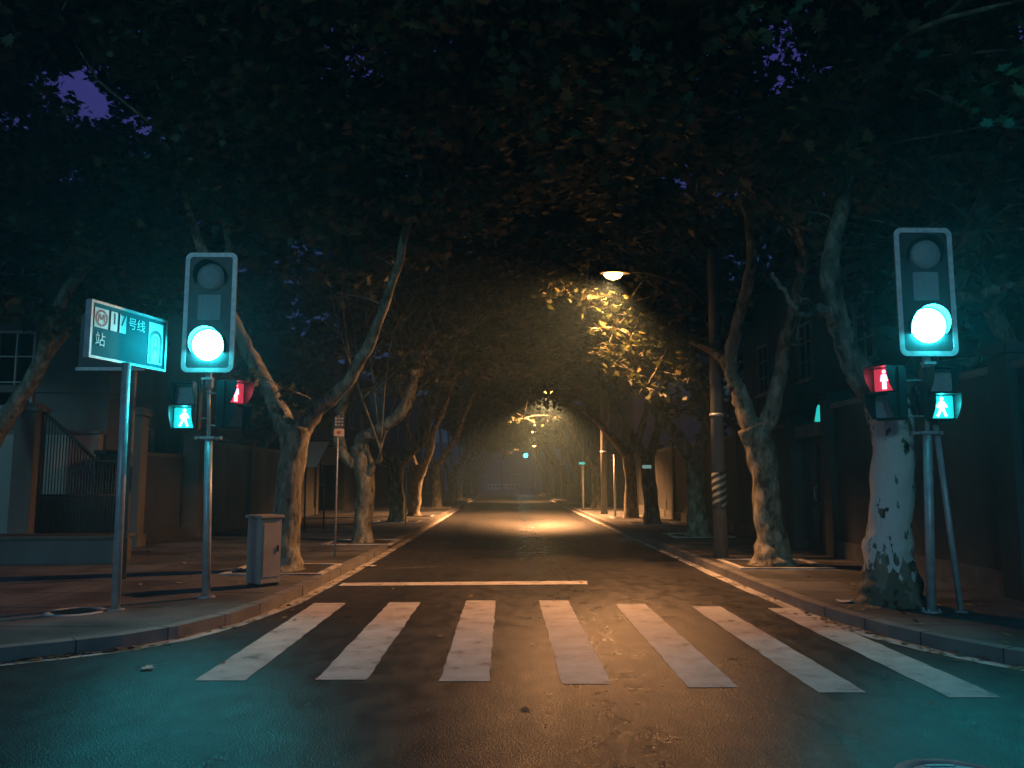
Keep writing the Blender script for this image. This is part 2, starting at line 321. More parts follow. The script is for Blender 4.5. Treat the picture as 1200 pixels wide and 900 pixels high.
# local frame of a head: x right, y up, z toward the viewer (street -Y)
FACE = Matrix(((1, 0, 0, 0), (0, 0, -1, 0), (0, 1, 0, 0), (0, 0, 0, 1)))
def vehicle_signal(base, head, label, w=.68, h=1.6):
    bx, by, bz = base; r = empty('traffic_light', base, label, 'traffic light', 'green traffic lights at the crossing')
    hc = Vector(head) - Vector(base); M = Matrix.Translation(hc) @ FACE
    zc = 2.02                                      # the clamp, where the thin upper pole leaves the thick one
    MB().tube([(0, 0, 0), (hc.x*.5, 0, zc)], [.052, .05], 20).build('pole', STEEL, r)
    MB().tube([(hc.x*.5, 0, zc-.02), (hc.x, .06, hc.z-h/2-.02)], [.024, .022], 14).tube([(hc.x, .06, hc.z-h/2-.24), (hc.x, .06, hc.z-h/2+.05)], .042, 14).build('upper_pole', STEEL, r)
    mb = MB().box((hc.x*.5, 0, zc), (.19, .14, .035), bev=.005)
    for dx in (-.16, .16): mb.tube([(hc.x*.5, 0, zc), (hc.x*.5+dx, 0, zc)], .011, 8).box((hc.x*.5+dx, 0, zc), (.03, .04, .04))
    mb.build('clamp', STEEL, r)
    mb = MB(); mb.box((hc.x, .03, hc.z-h/2-.08), (.14, .1, .03))
    for dx in (-.13, .13): mb.box((hc.x+dx/2, .03, hc.z-h/2-.14), (.012, .04, .12))
    mb.build('bracket', STEEL, r)
    mb = MB(); mb.tube([(0, 0, -.005), (0, 0, .02)], .11, 16, smooth=False)
    for k in range(4): mb.tube([(.085*math.cos(R(45+90*k)), .085*math.sin(R(45+90*k)), .02), (.085*math.cos(R(45+90*k)), .085*math.sin(R(45+90*k)), .045)], .012, 6, smooth=False)
    mb.build('base_plate', STEEL, r)
    MB().prism(rrect(w, h, .085), -.012, .012, M).build('backboard', BOARD, r)
    o, i = rrect(w, h, .085), rrect(w-.115, h-.115, .045); n = len(o); v = [M @ Vector((x, y, .0155)) for x, y in o+i] + [M @ Vector((x, y, .020)) for x, y in o+i]
    f = [(n*2+k, n*2+(k+1) % n, n*3+(k+1) % n, n*3+k) for k in range(n)] + [(k, n*2+k, n*2+(k+1) % n, (k+1) % n) for k in range(n)] + [(n+k, n+(k+1) % n, n*3+(k+1) % n, n*3+k) for k in range(n)]
    MB().add(v, f).build('reflective_border', STRIP, r)
    hs = MB().box((0, 0, -.11), (.42, h-.16, .19), m=M, bev=.02)
    hs.build('housing', DARK, r)
    y0, y2 = h/2-.33, -h/2+.36
    mid = MB().prism(rrect(.30, .34, .02), .014, .03, M @ Matrix.Translation((0, .06, 0))).build('centre_panel', LENSOFF, r)
    disc = lambda R_, m4: MB().lathe([(R_*1.0, 0), (R_*.97, .03), (R_*.85, .055), (R_*.5, .075), (.001, .082)], m=m4, seg=32)
    disc(.185, M @ Matrix.Translation((.01, y0, .012))).build('red_lens', LENSOFF, r)
    disc(.205, M @ Matrix.Translation((0, y2, .012))).build('green_lens', LENSON, r)
    for yy, rr in ((y0, .20), (y2, .222)):
        n = 28; v = []; f = []
        for k in range(n+1):
            an = R(-25 + 230*k/n); dep = .04 + .13*max(0, math.sin(R(180*k/n)))**.7
            for q, rad in ((.012, rr), (dep, rr*1.02), (dep, rr*1.02+.006), (.012, rr+.006)): v.append(M @ Vector((rad*math.cos(an), yy+rad*math.sin(an), q)))
        for k in range(n):
            for j in range(4): f.append((4*k+j, 4*k+(j+1) % 4, 4*k+4+(j+1) % 4, 4*k+4+j))
        f += [(0, 1, 2, 3), tuple(4*n+j for j in (3, 2, 1, 0))]
        MB().add(v, f, False).build('visor', DARK, r)
    return r
SIGL = vehicle_signal((-3.79, 10.64, .126), (-3.90, 10.64, 3.80), 'tall green traffic light with pale edged backboard beside the metro sign on the left corner')
SIGR = vehicle_signal((4.80, 9.43, .126), (4.945, 9.43, 3.81), 'tall green traffic light with pale edged backboard before the limewashed tree trunk', w=.685, h=1.54)

def figure(mb, s, M, walk=True):
    """pictogram figure, s = height"""
    def lim(pts, wd):
        for (x0, y0), (x1, y1) in zip(pts, pts[1:]):
            d = Vector((x1-x0, y1-y0)).normalized(); nx, ny = -d.y*wd/2*s, d.x*wd/2*s
            mb.prism([(x0*s+nx, y0*s+ny), (x0*s-nx, y0*s-ny), (x1*s-nx, y1*s-ny), (x1*s+nx, y1*s+ny)], .03, .036, M)
    mb.prism([(.095*s*math.cos(k*math.pi/7)+.0, .095*s*math.sin(k*math.pi/7)+.40*s) for k in range(14)], .03, .036, M)
    mb.prism([(-.13*s, .27*s), (.13*s, .27*s), (.11*s, -.06*s), (-.11*s, -.06*s)], .03, .036, M)
    if walk: lim([(-.08, .22), (-.22, .05), (-.16, -.06)], .09); lim([(.08, .22), (.2, .06), (.24, -.02)], .09); lim([(-.04, -.04), (-.12, -.25), (-.24, -.47)], .12); lim([(.05, -.04), (.1, -.25), (.2, -.47)], .12)
    else: lim([(-.12, .24), (-.17, -.08)], .075); lim([(.12, .24), (.17, -.08)], .075); lim([(-.055, -.05), (-.06, -.48)], .105); lim([(.055, -.05), (.06, -.48)], .105)
def ped_head(root, c, rz, lit, cell=.29):
    """two cells, red over green; c = centre of the LIT cell in root space"""
    M0 = Matrix.Translation(c) @ Matrix.Rotation(rz, 4, 'Z') @ FACE
    oy = cell+.02 if lit == 'green' else -(cell+.02)
    MB().box((0, oy/2, -.09), (cell+.03, 2*cell+.05, .18), m=M0, bev=.018).build('housing', DARK, root)
    for k, (yy, on) in enumerate(((0, True), (oy, False))):
        M = M0 @ Matrix.Translation((0, yy, 0)); pm = (PANG if lit == 'green' else PANR) if on else LENSOFF
        MB().prism(rrect(cell-.03, cell-.03, .015), .001, .012, M).build('lit_panel' if on else 'unlit_panel', pm, root)
        t = .006; a = cell/2; D = .19
        v = MB()
        v.box((0, a-t/2, D/2), (cell, t, D), m=M)
        for sx in (-1, 1):
            v.prism([(.0, a-t), (D, a-t), (D, a*.25), (D*.82, -a*.25), (D*.35, -a), (0, -a)], sx*a-(t if sx > 0 else 0), sx*a+(0 if sx > 0 else t), M @ Matrix(((0, 0, 1, 0), (0, 1, 0, 0), (1, 0, 0, 0), (0, 0, 0, 1))))
        v.box((0, -a+t/2, .02), (cell-2*t, t, .04), m=M)
        v.build('visor', DARK, root)
        if on:
            mb = MB(); figure(mb, cell*.80, M @ Matrix.Translation((0, .0, -.016)), lit == 'green'); mb.build('walking_figure' if lit == 'green' else 'standing_figure', FIGG if lit == 'green' else FIGR, root)
def ped_signal(loc, rz, lit, label, arm_to):
    r = empty('pedestrian_signal', loc, label, 'pedestrian signal', 'pedestrian signals at the crossing')
    ped_head(r, (0, 0, 0), rz, lit)
    a = Vector(arm_to) - Vector(loc); zz = a.z
    m = Matrix.Rotation(rz, 4, 'Z'); bk = m @ Vector((0, .19, 0)); 
    for z in ((.0, .42) if lit == 'green' else (.0, -.42)):
        MB().tube([(bk.x*.9, bk.y*.9, z), (bk.x, bk.y, z), (a.x, a.y, z)], .011, 8).build('bracket_arm', STEEL, r)
    return r
ped_signal((-4.13, 10.55, 2.40), R(3), 'green', 'lit green walking man signal on the left pole', (-3.88, 10.66, 2.4))
ped_signal((-3.52, 10.62, 2.73), R(60), 'red', 'turned red man signal half seen beside the left pole', (-3.90, 10.66, 2.7))
ped_signal((4.40, 9.40, 2.76), R(-58), 'red', 'turned red man signal half seen before the limewashed trunk', (4.88, 9.45, 2.7))
# right green signal on its own thin leaning post
rp = empty('pedestrian_signal', (5.13, 9.42, .126), 'lit green walking man signal on its own thin leaning post', 'pedestrian signal', 'pedestrian signals at the crossing')
pg = P(1103, 477, 9.35); hc = pg - Vector((5.13, 9.42, .126))
MB().tube([(0, 0, 0), (hc.x*.9, .1, hc.z-.17)], .034, 14).tube([(hc.x*.9, .1, hc.z-.3), (hc.x*.95, .1, hc.z+.5)], .024, 12).build('post', STEEL, rp)
MB().tube([(0, 0, -.003), (0, 0, .018)], .07, 14, smooth=False).build('base_plate', STEEL, rp)
ped_head(rp, hc, R(-3), 'green')

# ------------------------------------------------------------------ metro sign on the left
def text_mesh(s, size, M, m, name, parent, depth=.002):
    c = bpy.data.curves.new(name, 'FONT'); c.body = s; c.size = size; c.extrude = depth/2; c.align_x = 'LEFT'; c.align_y = 'BOTTOM'
    o = bpy.data.objects.new('tmp', c); COL.objects.link(o); bpy.context.view_layer.update()
    me = bpy.data.meshes.new_from_object(o.evaluated_get(bpy.context.evaluated_depsgraph_get())); bpy.data.objects.remove(o); bpy.data.curves.remove(c)
    me.transform(M); me.materials.clear(); me.materials.append(m); q = bpy.data.objects.new(name, me); COL.objects.link(q); q.parent = parent; return q
a, b = Vector((-4.72, 9.22, 0)), Vector((-4.40, 10.47, 0)); d = (b-a); Wd = d.length; an = math.atan2(d.y, d.x)
sg = empty('metro_sign', (-4.47, 9.66, .126), 'teal metro station sign board on a steel post at the left corner', 'sign')
mid_ = (a+b)/2 - Vector((-4.47, 9.66, 0)); zc = 3.32 - .126; Hh = .64
MS = Matrix.Translation((mid_.x, mid_.y, zc)) @ Matrix.Rotation(an, 4, 'Z') @ FACE
MB().tube([(0, 0, 0), (mid_.x*.9, mid_.y*.6, zc-Hh/2)], .05, 20).build('pole', STEEL, sg)
MB().tube([(0, 0, -.003), (0, 0, .012)], .1, 16, smooth=False).build('base_plate', STEEL, sg)
MB().box((0, 0, -.03), (Wd, Hh, .05), m=MS, bev=.006).build('board', SIGNT, sg)
fr = MB()
for (x, y, w, h) in ((0, Hh/2, Wd+.05, .03), (0, -Hh/2, Wd+.05, .03), (-Wd/2-.01, 0, .03, Hh-.03), (Wd/2+.01, 0, .03, Hh-.03)): fr.box((x, y, -.025), (w, h, .08), m=MS)
fr.build('frame', STEEL, sg)
def plate(x0, y0, x1, y1, nm, m, z=.0): return MB().prism([(x0, y0), (x1, y0), (x1, y1), (x0, y1)], -.002+z, .001+z, MS).build(nm, m, sg)
plate(-.60, .03, -.38, .26, 'logo_plate', SIGNW)
lg = MB(); T = MS @ Matrix.Translation((-.49, .145, 0))
n = 26
for ra, rb in ((.098, .074),):
    v = [T @ Vector((rr*math.cos(2*math.pi*k/n), rr*math.sin(2*math.pi*k/n), .0035)) for rr in (ra, rb) for k in range(n)]
    lg.add(v, [(k, (k+1) % n, n+(k+1) % n, n+k) for k in range(n)])
for x0, y0, x1, y1 in ((-.05, -.045, -.035, .045), (-.035, .045, 0, -.02), (0, -.02, .035, .045), (.035, .045, .05, -.045)):
    dd = Vector((x1-x0, y1-y0)).normalized()*.010; lg.add([T @ Vector(p) for p in ((x0-dd.y, y0+dd.x, .0035), (x0+dd.y, y0-dd.x, .0035), (x1+dd.y, y1-dd.x, .0035), (x1-dd.y, y1+dd.x, .0035))], [(0, 1, 2, 3)])
lg.build('metro_emblem', SIGNR, sg)
plate(-.34, .03, -.23, .26, 'number_plate', SIGNW); plate(-.19, .03, -.08, .26, 'number_plate', SIGNW)
text_mesh('1', .19, MS @ Matrix.Translation((-.325, .075, .003)), SIGNT, 'line_number', sg)
text_mesh('7', .21, MS @ Matrix.Translation((-.185, .075, .003)), SIGND, 'line_number', sg)
text_mesh('号线', .155, MS @ Matrix.Translation((-.05, .085, .003)), SIGNW, 'line_lettering', sg)
text_mesh('站', .17, MS @ Matrix.Translation((-.58, -.20, .003)), SIGNW, 'station_lettering', sg)
plate(.33, -.26, .60, .26, 'pictogram_plate', SIGNW)
ar = MB(); T = MS @ Matrix.Translation((.465, .05, 0))
def arch(ro, ri, yb, m, nm, z):
    v = []; n = 20
    pts = [(1, yb)] + [(math.cos(math.pi*k/n), math.sin(math.pi*k/n)) for k in range(n+1)] + [(-1, yb)]
    for q in (ro, ri): v += [T @ Vector((p[0]*q, p[1]*q if i not in (0, n+2) else yb, z)) for i, p in enumerate(pts)]
    k_ = len(pts); MB().add(v, [(k, k+1, k_+k+1, k_+k) for k in range(k_-1)]).build(nm, m, sg)
arch(.120, .075, -.29, SIGND, 'arch_mark', .004)
arch(.048, .026, -.18, SIGND, 'train_mark', .004)
MB().box((.465, -.06, .003), (.06, .05, .004), m=MS).build('train_mark', SIGND, sg)
# second board behind it, edge of a bus-stop frame
s2 = empty('notice_board', (-6.1, 12.6, .126), 'dark framed notice board behind the metro sign', 'notice board')
MB().tube([(.36, 0, 0), (.36, 0, 4.0)], .04, 10).build('post', CONC, s2)
MB().box((0, 0, 3.62), (1.0, .06, .85), bev=.01).build('board', DARK, s2)
MB().box((0, -.035, 3.18), (1.04, .05, .05)).build('lower_rail', STEEL, s2)

# ------------------------------------------------------------------ cabinet, name sign and small furniture
cb = empty('utility_cabinet', (-3.43, 11.85, .126), 'pale grey metal cabinet with flat lid near the left kerb', 'cabinet', rz=R(52))
MB().box((0, 0, .49), (.34, .34, .90), bev=.012).build('body', CAB, cb)
MB().box((0, 0, .02), (.30, .30, .04)).build('plinth', DARK, cb)
MB().box((0, 0, .965), (.40, .40, .045), bev=.012).build('lid', CAB, cb)
MB().box((0, -.174, .50), (.27, .008, .74), bev=.003).build('door', CAB, cb)
MB().box((.10, -.185, .52), (.02, .02, .09), bev=.004).build('handle', DARK, cb)
ns = empty('street_sign', (-3.35, 16.38, .126), 'thin post with small dark sign over a small cream plate', 'sign', rz=R(18))
ptop = P(397, 487, 16.38).z - .126
MB().tube([(0, 0, 0), (0, 0, ptop)], .018, 10).build('pole', STEEL, ns)
MB().box((.02, -.03, ptop-.13), (.20, .012, .22)).build('sign_plate', SIGND, ns)
mk = MB()
for i in range(3):
    for k in range(3): mk.box((-.045+i*.06, -.039, ptop-.06-k*.065), (.035 if (i+k) % 2 else .045, .003, .03 if i else .045))
mk.build('sign_lettering', FRAME, ns)
MB().box((.02, -.03, ptop-.34), (.20, .012, .15)).build('cream_plate', SIGNO, ns)
MB().box((.02, -.039, ptop-.335), (.06, .003, .05)).build('arrow_mark', SIGNR, ns)
# small white plate hung on the third tree's post
hp = empty('street_sign', (-3.32, 27.6, .126), 'small white plate on a short post beyond the lit forked tree', 'sign')
MB().tube([(0, 0, 0), (0, 0, 2.0)], .02, 8).build('pole', STEEL, hp); MB().box((0, -.03, 1.86), (.17, .012, .24)).build('sign_plate', SIGNO, hp); MB().box((0, -.039, 1.84), (.09, .003, .09)).build('arrow_mark', SIGNR, hp)

# manhole covers
def manhole(x, y, r, z, label, m):
    o = empty('manhole_cover', (x, y, z), label, 'manhole cover')
    MB().lathe([(r+.07, .002), (r+.06, .012), (r, .012), (r-.005, .003)], seg=40).build('rim', GUT, o)
    mb = MB().lathe([(r-.012, .002), (r-.012, .006), (.001, .006)], seg=40)
    for k in range(-4, 5):
        w = math.sqrt(max(0, (r*.86)**2-(k*r*.2)**2)); mb.box((0, k*r*.2, .0095), (2*w, r*.07, .006))
    mb.build('cover', m, o)
g = G(1125, 915); manhole(g.x, g.y, .26, .0, 'round iron manhole cover in the asphalt at the lower right', STEEL)
g = G(88, 717, .126); manhole(g.x, g.y, .25, .124, 'round dark manhole cover in the pavement left of the metro sign post', IRON)

# ------------------------------------------------------------------ street lamps on concrete utility poles
def lamp_pole(px, py, lx, lz, power, label, pole_label, band=False, cone=96, tilt=12, lean=0, armr=.03, r0=.15):
    up = empty('utility_pole', (px, py, .126), pole_label, 'utility pole')
    MB().tube([(0, 0, 0), (0, 0, 8.6)], [r0, r0*.66], 24).build('shaft', CONC, up)
    if band:
        n = 40; mb = MB(); z0, z1 = .95, 1.62
        for s_ in range(5):
            v = []
            for k in range(n+1):
                an_ = 2*math.pi*k/n; zz = z0 + (z1-z0)*(((s_*.2) + k/n*.55) % 1.0)
                for dz in (0, .06): v.append(((r0+.003)*math.cos(an_), (r0+.003)*math.sin(an_), min(z1, zz+dz)))
            mb.add(v, [(2*k, 2*k+2, 2*k+3, 2*k+1) for k in range(n) if abs(v[2*k][2]-v[2*k+2][2]) < .2], True)
        MB().lathe([(r0+.001, z0-.02), (r0+.001, z1+.02)], seg=32).build('warning_band', DARK, up)
        mb.build('band_stripes', mat('hazard_stripe', (.35, .38, .30), (.28, .30, .24), .35), up)
    mb = MB().lathe([(r0*.95, 2.7), (r0*1.06, 2.7), (r0*1.06, 2.76), (r0*.95, 2.76)], seg=24); mb.build('steel_strap', STEEL, up)
    if r0 > .12: MB().box((0, 0, 7.9), (1.5, .09, .11)).tube([(-.6, 0, 7.95), (-.6, 0, 8.12)], .04, 10).tube([(.6, 0, 7.95), (.6, 0, 8.12)], .04, 10).build('crossarm', CONC, up)
    lm = empty('street_lamp', (px, py, lz), label, 'street lamp', 'sodium street lamps down the right side')
    dx = lx - px
    pts = [(-r0*.8, 0, -.55), (dx*.3, 0, -.12), (dx*.65, 0, .10), (dx*.9, 0, .12)]
    MB().tube(pts, [armr, armr, armr*.85, armr*.8], 12).build('arm', IRON, lm)
    T = Matrix.Translation((dx, 0, .08))
    sh = MB(); prof = [(-.26, .05, .05), (-.2, .10, .085), (-.08, .14, .11), (.10, .14, .11), (.22, .10, .08), (.33, .03, .03)]
    v = []; n = 12
    for x, w, h in prof:
        for k in range(n): an_ = math.pi*k/(n-1); v.append(T @ Vector((x, w*math.cos(an_), h*math.sin(an_))))
    f = [(i*n+k, i*n+k+1, (i+1)*n+k+1, (i+1)*n+k) for i in range(len(prof)-1) for k in range(n-1)] + [tuple(range(n)), tuple((len(prof)-1)*n+k for k in range(n-1, -1, -1))]
    sh.add(v, f, True).build('lamp_shade', DARK, lm)
    gl = MB(); v = []
    for x, w, h in [(-.18, .05, .03), (-.13, .10, .09), (0, .13, .13), (.13, .10, .09), (.18, .05, .03)]:
        for k in range(n): an_ = math.pi*k/(n-1); v.append(T @ Vector((x, w*math.cos(an_), -.004-h*math.sin(an_))))
    gl.add(v, [(i*n+k, i*n+k+1, (i+1)*n+k+1, (i+1)*n+k) for i in range(4) for k in range(n-1)], True).build('lamp_glass', LAMPG, lm)
    ld = bpy.data.lights.new('lamp_light', 'SPOT'); lo = bpy.data.objects.new('lamp_light', ld); COL.objects.link(lo); lo.parent = lm
    ld.energy = power; ld.color = SOD; ld.spot_size = R(cone); ld.spot_blend = .7; ld.shadow_soft_size = .12; lo.location = (dx, 0, -.10); lo.rotation_euler = (R(lean), R(tilt), 0)
    return lm
lamp_pole(4.09, 15.8, 2.12, 5.58, 2800, 'glowing sodium street lamp among golden leaves over the road', 'thick concrete utility pole with slanted warning stripes', True, r0=.135, cone=146, tilt=24, lean=-2)
lamp_pole(4.35, 36.5, 1.9, 5.5, 17500, 'street lamp hidden by leaves above the bright patch of road', 'second concrete utility pole from the crossing', cone=136, tilt=6)
lamp_pole(4.40, 64, 2.2, 5.3, 4500, 'third street lamp down the road, behind the small golden leaf tuft', 'third concrete utility pole from the crossing')
lamp_pole(4.43, 88, 3.06, 5.22, 1400, 'farthest street lamp, a small bright point on a curved arm', 'pale curved pole of the farthest street lamp', r0=.11)

# ------------------------------------------------------------------ walls, gates and buildings
def window(root, M, w, h, panes=(2, 3)):
    fr = MB(); t = .06
    for x, y, ww, hh in ((0, h/2-t/2, w, t), (0, -h/2+t/2, w, t), (-w/2+t/2, 0, t, h-2*t), (w/2-t/2, 0, t, h-2*t)): fr.box((x, y, .0), (ww, hh, .09), m=M)
    for i in range(1, panes[0]): fr.box((-w/2+w*i/panes[0], 0, -.01), (.035, h-2*t, .05), m=M)
    for i in range(1, panes[1]): fr.box((0, -h/2+h*i/panes[1], -.012), (w-2*t, .03, .04), m=M)
    f = fr.build('window', FRAME, root)
    MB().box((0, 0, -.05), (w-.02, h-.02, .02), m=M).build('pane', GLASS, f)
    MB().box((0, -h/2-.05, .04), (w+.2, .08, .18), m=M).build('sill', FRAME, f)
def building(x, y, sx, sy, h, label, m, wins, faces, roof=True):
    """faces: list of (side, [u positions], [z centres], w, h)"""
    b = empty('building', (x, y, .0), label, 'building')
    MB().box((0, 0, h/2), (sx, sy, h)).build('wall', m, b)
    MB().box((0, 0, h*.45), (sx+.12, sy+.12, .18)).box((0, 0, h-.1), (sx+.3, sy+.3, .2)).build('cornice', m, b)
    if roof:
        a_, c_ = sx/2+.4, sy/2+.4; MB().add([(-a_, -c_, h+.01), (a_, -c_, h+.01), (a_, c_, h+.01), (-a_, c_, h+.01), (0, -c_*.5, h+2.2), (0, c_*.5, h+2.2)], [(0, 1, 4), (1, 2, 5, 4), (2, 3, 5), (3, 0, 4, 5), (3, 2, 1, 0)]).build('roof', ROOFT, b)
    for side, us, zs, w, hh in faces:
        for u in us:
            for z in zs:
                if side == 'front': M = Matrix.Translation((u, -sy/2-.04, z)) @ FACE
                elif side == 'east': M = Matrix.Translation((sx/2+.04, u, z)) @ Matrix.Rotation(R(90), 4, 'Z') @ FACE
                else: M = Matrix.Translation((-sx/2-.04, u, z)) @ Matrix.Rotation(R(-90), 4, 'Z') @ FACE
                window(b, M, w, hh)
    return b
building(-15.2, 25, 11, 10, 8.5, 'dark plastered house with tall windows behind the iron gate', WALLP, 0, [('front', [-1.2, .55, 3.2], [4.3, 7.0], .95, 1.9), ('east', [-3, 0, 3], [2.2, 6.0], 1.0, 1.6)])
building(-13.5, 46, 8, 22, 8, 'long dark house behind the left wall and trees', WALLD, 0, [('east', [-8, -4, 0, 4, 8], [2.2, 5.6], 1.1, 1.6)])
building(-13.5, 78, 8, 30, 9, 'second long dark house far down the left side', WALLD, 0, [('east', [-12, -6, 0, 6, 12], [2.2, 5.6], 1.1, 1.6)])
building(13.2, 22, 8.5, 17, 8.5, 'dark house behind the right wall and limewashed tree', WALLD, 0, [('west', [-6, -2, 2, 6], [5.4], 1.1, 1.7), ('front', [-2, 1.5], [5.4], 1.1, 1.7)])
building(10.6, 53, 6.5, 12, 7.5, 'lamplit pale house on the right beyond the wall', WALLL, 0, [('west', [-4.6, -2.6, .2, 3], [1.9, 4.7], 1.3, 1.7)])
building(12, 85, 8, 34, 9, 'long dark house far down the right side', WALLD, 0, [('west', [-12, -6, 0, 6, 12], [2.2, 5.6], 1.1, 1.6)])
building(3, 190, 60, 12, 10, 'wide dark building closing the far end of the street', mat('far_wall', (.05, .06, .10), (.07, .08, .13), .8, .5), 0, [('front', [-12, -8, -4, 0, 4, 8, 12], [3.2, 6.6], 1.5, 1.8)], roof=False)

def wall_run(x, y0, y1, h, th, m, label, side, step=4.2, cope=.1):
    w = empty('boundary_wall', (x, y0, .1), label, 'wall')
    L = y1-y0
    MB().box((0, L/2, h/2), (th, L, h)).build('wall_face', m, w)
    MB().box((0, L/2, h+cope/2), (th+.14, L+.04, cope), bev=.02).build('coping', KERB, w)
    MB().box((side*(th/2+.03), L/2, .17), (.06, L, .34)).build('plinth', CONC, w)
    k = int(L/step)
    for i in range(k+1):
        p = MB().box((0, L*i/k, h/2+.1), (th+.22, .42, h+.2)).box((0, L*i/k, h+.27), (th+.34, .54, .12), bev=.02).build('pillar', m, w)
    return w
wall_run(-8.4, 22.2, 36, 2.5, .22, WALLP, 'plastered boundary wall behind the left street trees', 1)
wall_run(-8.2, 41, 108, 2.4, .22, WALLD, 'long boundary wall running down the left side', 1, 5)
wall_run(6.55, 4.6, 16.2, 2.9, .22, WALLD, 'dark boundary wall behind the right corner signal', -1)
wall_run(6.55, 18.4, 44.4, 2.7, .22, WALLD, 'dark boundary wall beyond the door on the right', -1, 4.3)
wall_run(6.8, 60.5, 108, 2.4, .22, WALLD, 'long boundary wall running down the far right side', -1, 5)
# door in the right wall
dr = empty('gate', (6.6, 17.3, .1), 'dark double door set into the right wall beside the leaning tree', 'gate')
MB().box((.06, 0, 1.2), (.06, 2.1, 2.4)).build('door_leaf', mat('door_paint', (.03, .06, .08), (.05, .08, .10), .5), dr)
mb = MB()
for yy in (-.78, -.28, .28, .78): mb.box((.0, yy, 1.65), (.05, .40, 1.2), bev=.01).box((.0, yy, .6), (.05, .40, .7), bev=.01)
mb.build('door_panels', MATS['door_paint'], dr)
MB().box((0, 0, 2.55), (.36, 2.3, .28), bev=.02).build('lintel', CONC, dr)
MB().tube([(-.08, -.06, 1.1), (-.14, -.06, 1.1), (-.14, -.06, 1.35), (-.08, -.06, 1.35)], .012, 8).build('handle', STEEL, dr)
# small glass lantern on the right wall, its reflected signal light put in as emission
ln = empty('wall_lantern', P(960, 487, 17.0), 'small lantern with reflected teal put in as glow under a dark bracket on the right', 'lantern')
MB().tube([(-.17, 0, -.14), (.17, 0, -.14)], .012, 8).tube([(0, 0, -.14), (.45, .3, -.14)], .012, 8).build('bracket', IRON, ln)
MB().lathe([(.10, -.12), (.045, .16), (.02, .22), (.001, .23)], seg=12).build('lantern_glass', emit('lantern_reflected_teal', (.03, .75, .70), .8), ln)

# left iron gate with swept top between two pillars
gl_ = P(44, 600, 18.2); gr_ = P(150, 600, 18.6)
gt = empty('iron_gate', (0, 0, .12), 'black iron bar gate with its top sweeping down, between plaster pillars', 'gate')
A_ = Vector((gl_.x, 18.2, 0)); B_ = Vector((gr_.x, 18.6, 0)); n = 30; top = []
for k in range(n+1):
    t = k/n; q = A_.lerp(B_, t); z = 2.95 - 1.05*(t/.62)**1.1 if t < .62 else 1.90 + .0*(t)
    top.append(Vector((q.x, q.y, z)))
mb = MB()
for k in range(n+1):
    q = top[k]; mb.tube([(q.x, q.y, .06), (q.x, q.y, q.z + (.14 if k > n*.62 else 0))], .013, 6)
mb.build('bars', IRON, gt)
MB().tube(top, .04, 8).build('top_rail', IRON, gt)
for zz in (.12, 1.15): MB().tube([(A_.x, A_.y, zz), (B_.x, B_.y, zz)], .028, 6).build('cross_rail', IRON, gt)
MB().box(((A_.x+B_.x)/2, (A_.y+B_.y)/2+.03, .62), ((B_-A_).length-.1, .012, 1.0), math.atan2(B_.y-A_.y, B_.x-A_.x)).build('lower_sheet', IRON, gt)
for (px, Y, w, h, lab) in ((29, 18.2, .46, 3.0, 'square plaster gate pillar left of the iron gate'), (156, 18.7, .36, 2.95, 'square plaster gate pillar right of the iron gate'), (225, 21.9, .42, 2.7, 'plaster pillar ending the left boundary wall')):
    q = P(px, 600, Y); p_ = empty('gate_pillar', (q.x, Y, .1), lab, 'pillar')
    MB().box((0, 0, h/2), (w, w, h), bev=.015).build('shaft', WALLP, p_)
    MB().box((0, 0, h+.05), (w+.14, w+.14, .10), bev=.02).box((0, 0, h+.15), (w, w, .1), bev=.03).build('cap', CONC, p_)
    MB().box((0, 0, .15), (w+.08, w+.08, .30), bev=.01).build('plinth', CONC, p_)
# wall between gate pillar and pillar further on
pw = empty('boundary_wall', (-8.6, 20.2, .1), 'short dark wall between the two plaster pillars left of the signal pole', 'wall')
MB().box((-.3, 0, 1.05), (.2, 3.0, 2.1), R(-12)).build('wall_face', WALLD, pw); MB().box((-.3, 0, 2.14), (.32, 3.05, .09), R(-12), bev=.015).build('coping', CONC, pw)
# low planter in front of the gate
q = G(50, 662, .126)
pl = empty('planter', (q.x-.3, q.y+.4, .126), 'low plastered planter wall at the left edge of the pavement', 'planter', rz=R(6))
MB().box((0, 0, .22), (2.9, .9, .44), bev=.02).build('planter_wall', WALLP, pl); MB().box((0, 0, .46), (3.0, 1.0, .06), bev=.015).build('coping', CONC, pl)
MB().box((.0, 0, .492), (2.6, .6, .02)).build('soil', mat('pit_soil', (.03, .025, .018), (.06, .05, .035), .95, 9, .8, 40), pl)
# pale garden wall behind the gate
gw = empty('garden_wall', (-11.0, 19.75, .1), 'pale garden wall piece seen behind the iron gate', 'wall')
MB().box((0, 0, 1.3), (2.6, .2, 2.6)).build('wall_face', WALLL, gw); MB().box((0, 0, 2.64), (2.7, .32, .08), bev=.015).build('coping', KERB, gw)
# slanted awnings over the doorway beyond the cabinet
for i, (px, py, lab) in enumerate(((366, 532, 'larger pale slanted awning bracket on the left wall'), (388, 534, 'smaller pale slanted awning bracket beside the larger one'))):
    q = P(px, py, 24+i*1.2); aw = empty('awning', q, lab, 'awning', 'pale awnings on the left wall')
    s_ = 1.0 - .25*i; MB().prism([(-.45*s_, .38*s_), (.5*s_, .38*s_), (.12*s_, -.38*s_), (-.38*s_, -.38*s_)], -.02, .02, FACE).build('side_panel', WALLL, aw)
    MB().box((0, .3, .38*s_), (1.0*s_, .7, .04)).build('top_panel', ROOFT, aw)
    MB().tube([(-.2, .1, -.36*s_), (-.2, .1, -q.z+.1)], .03, 8).build('support_post', IRON, aw)

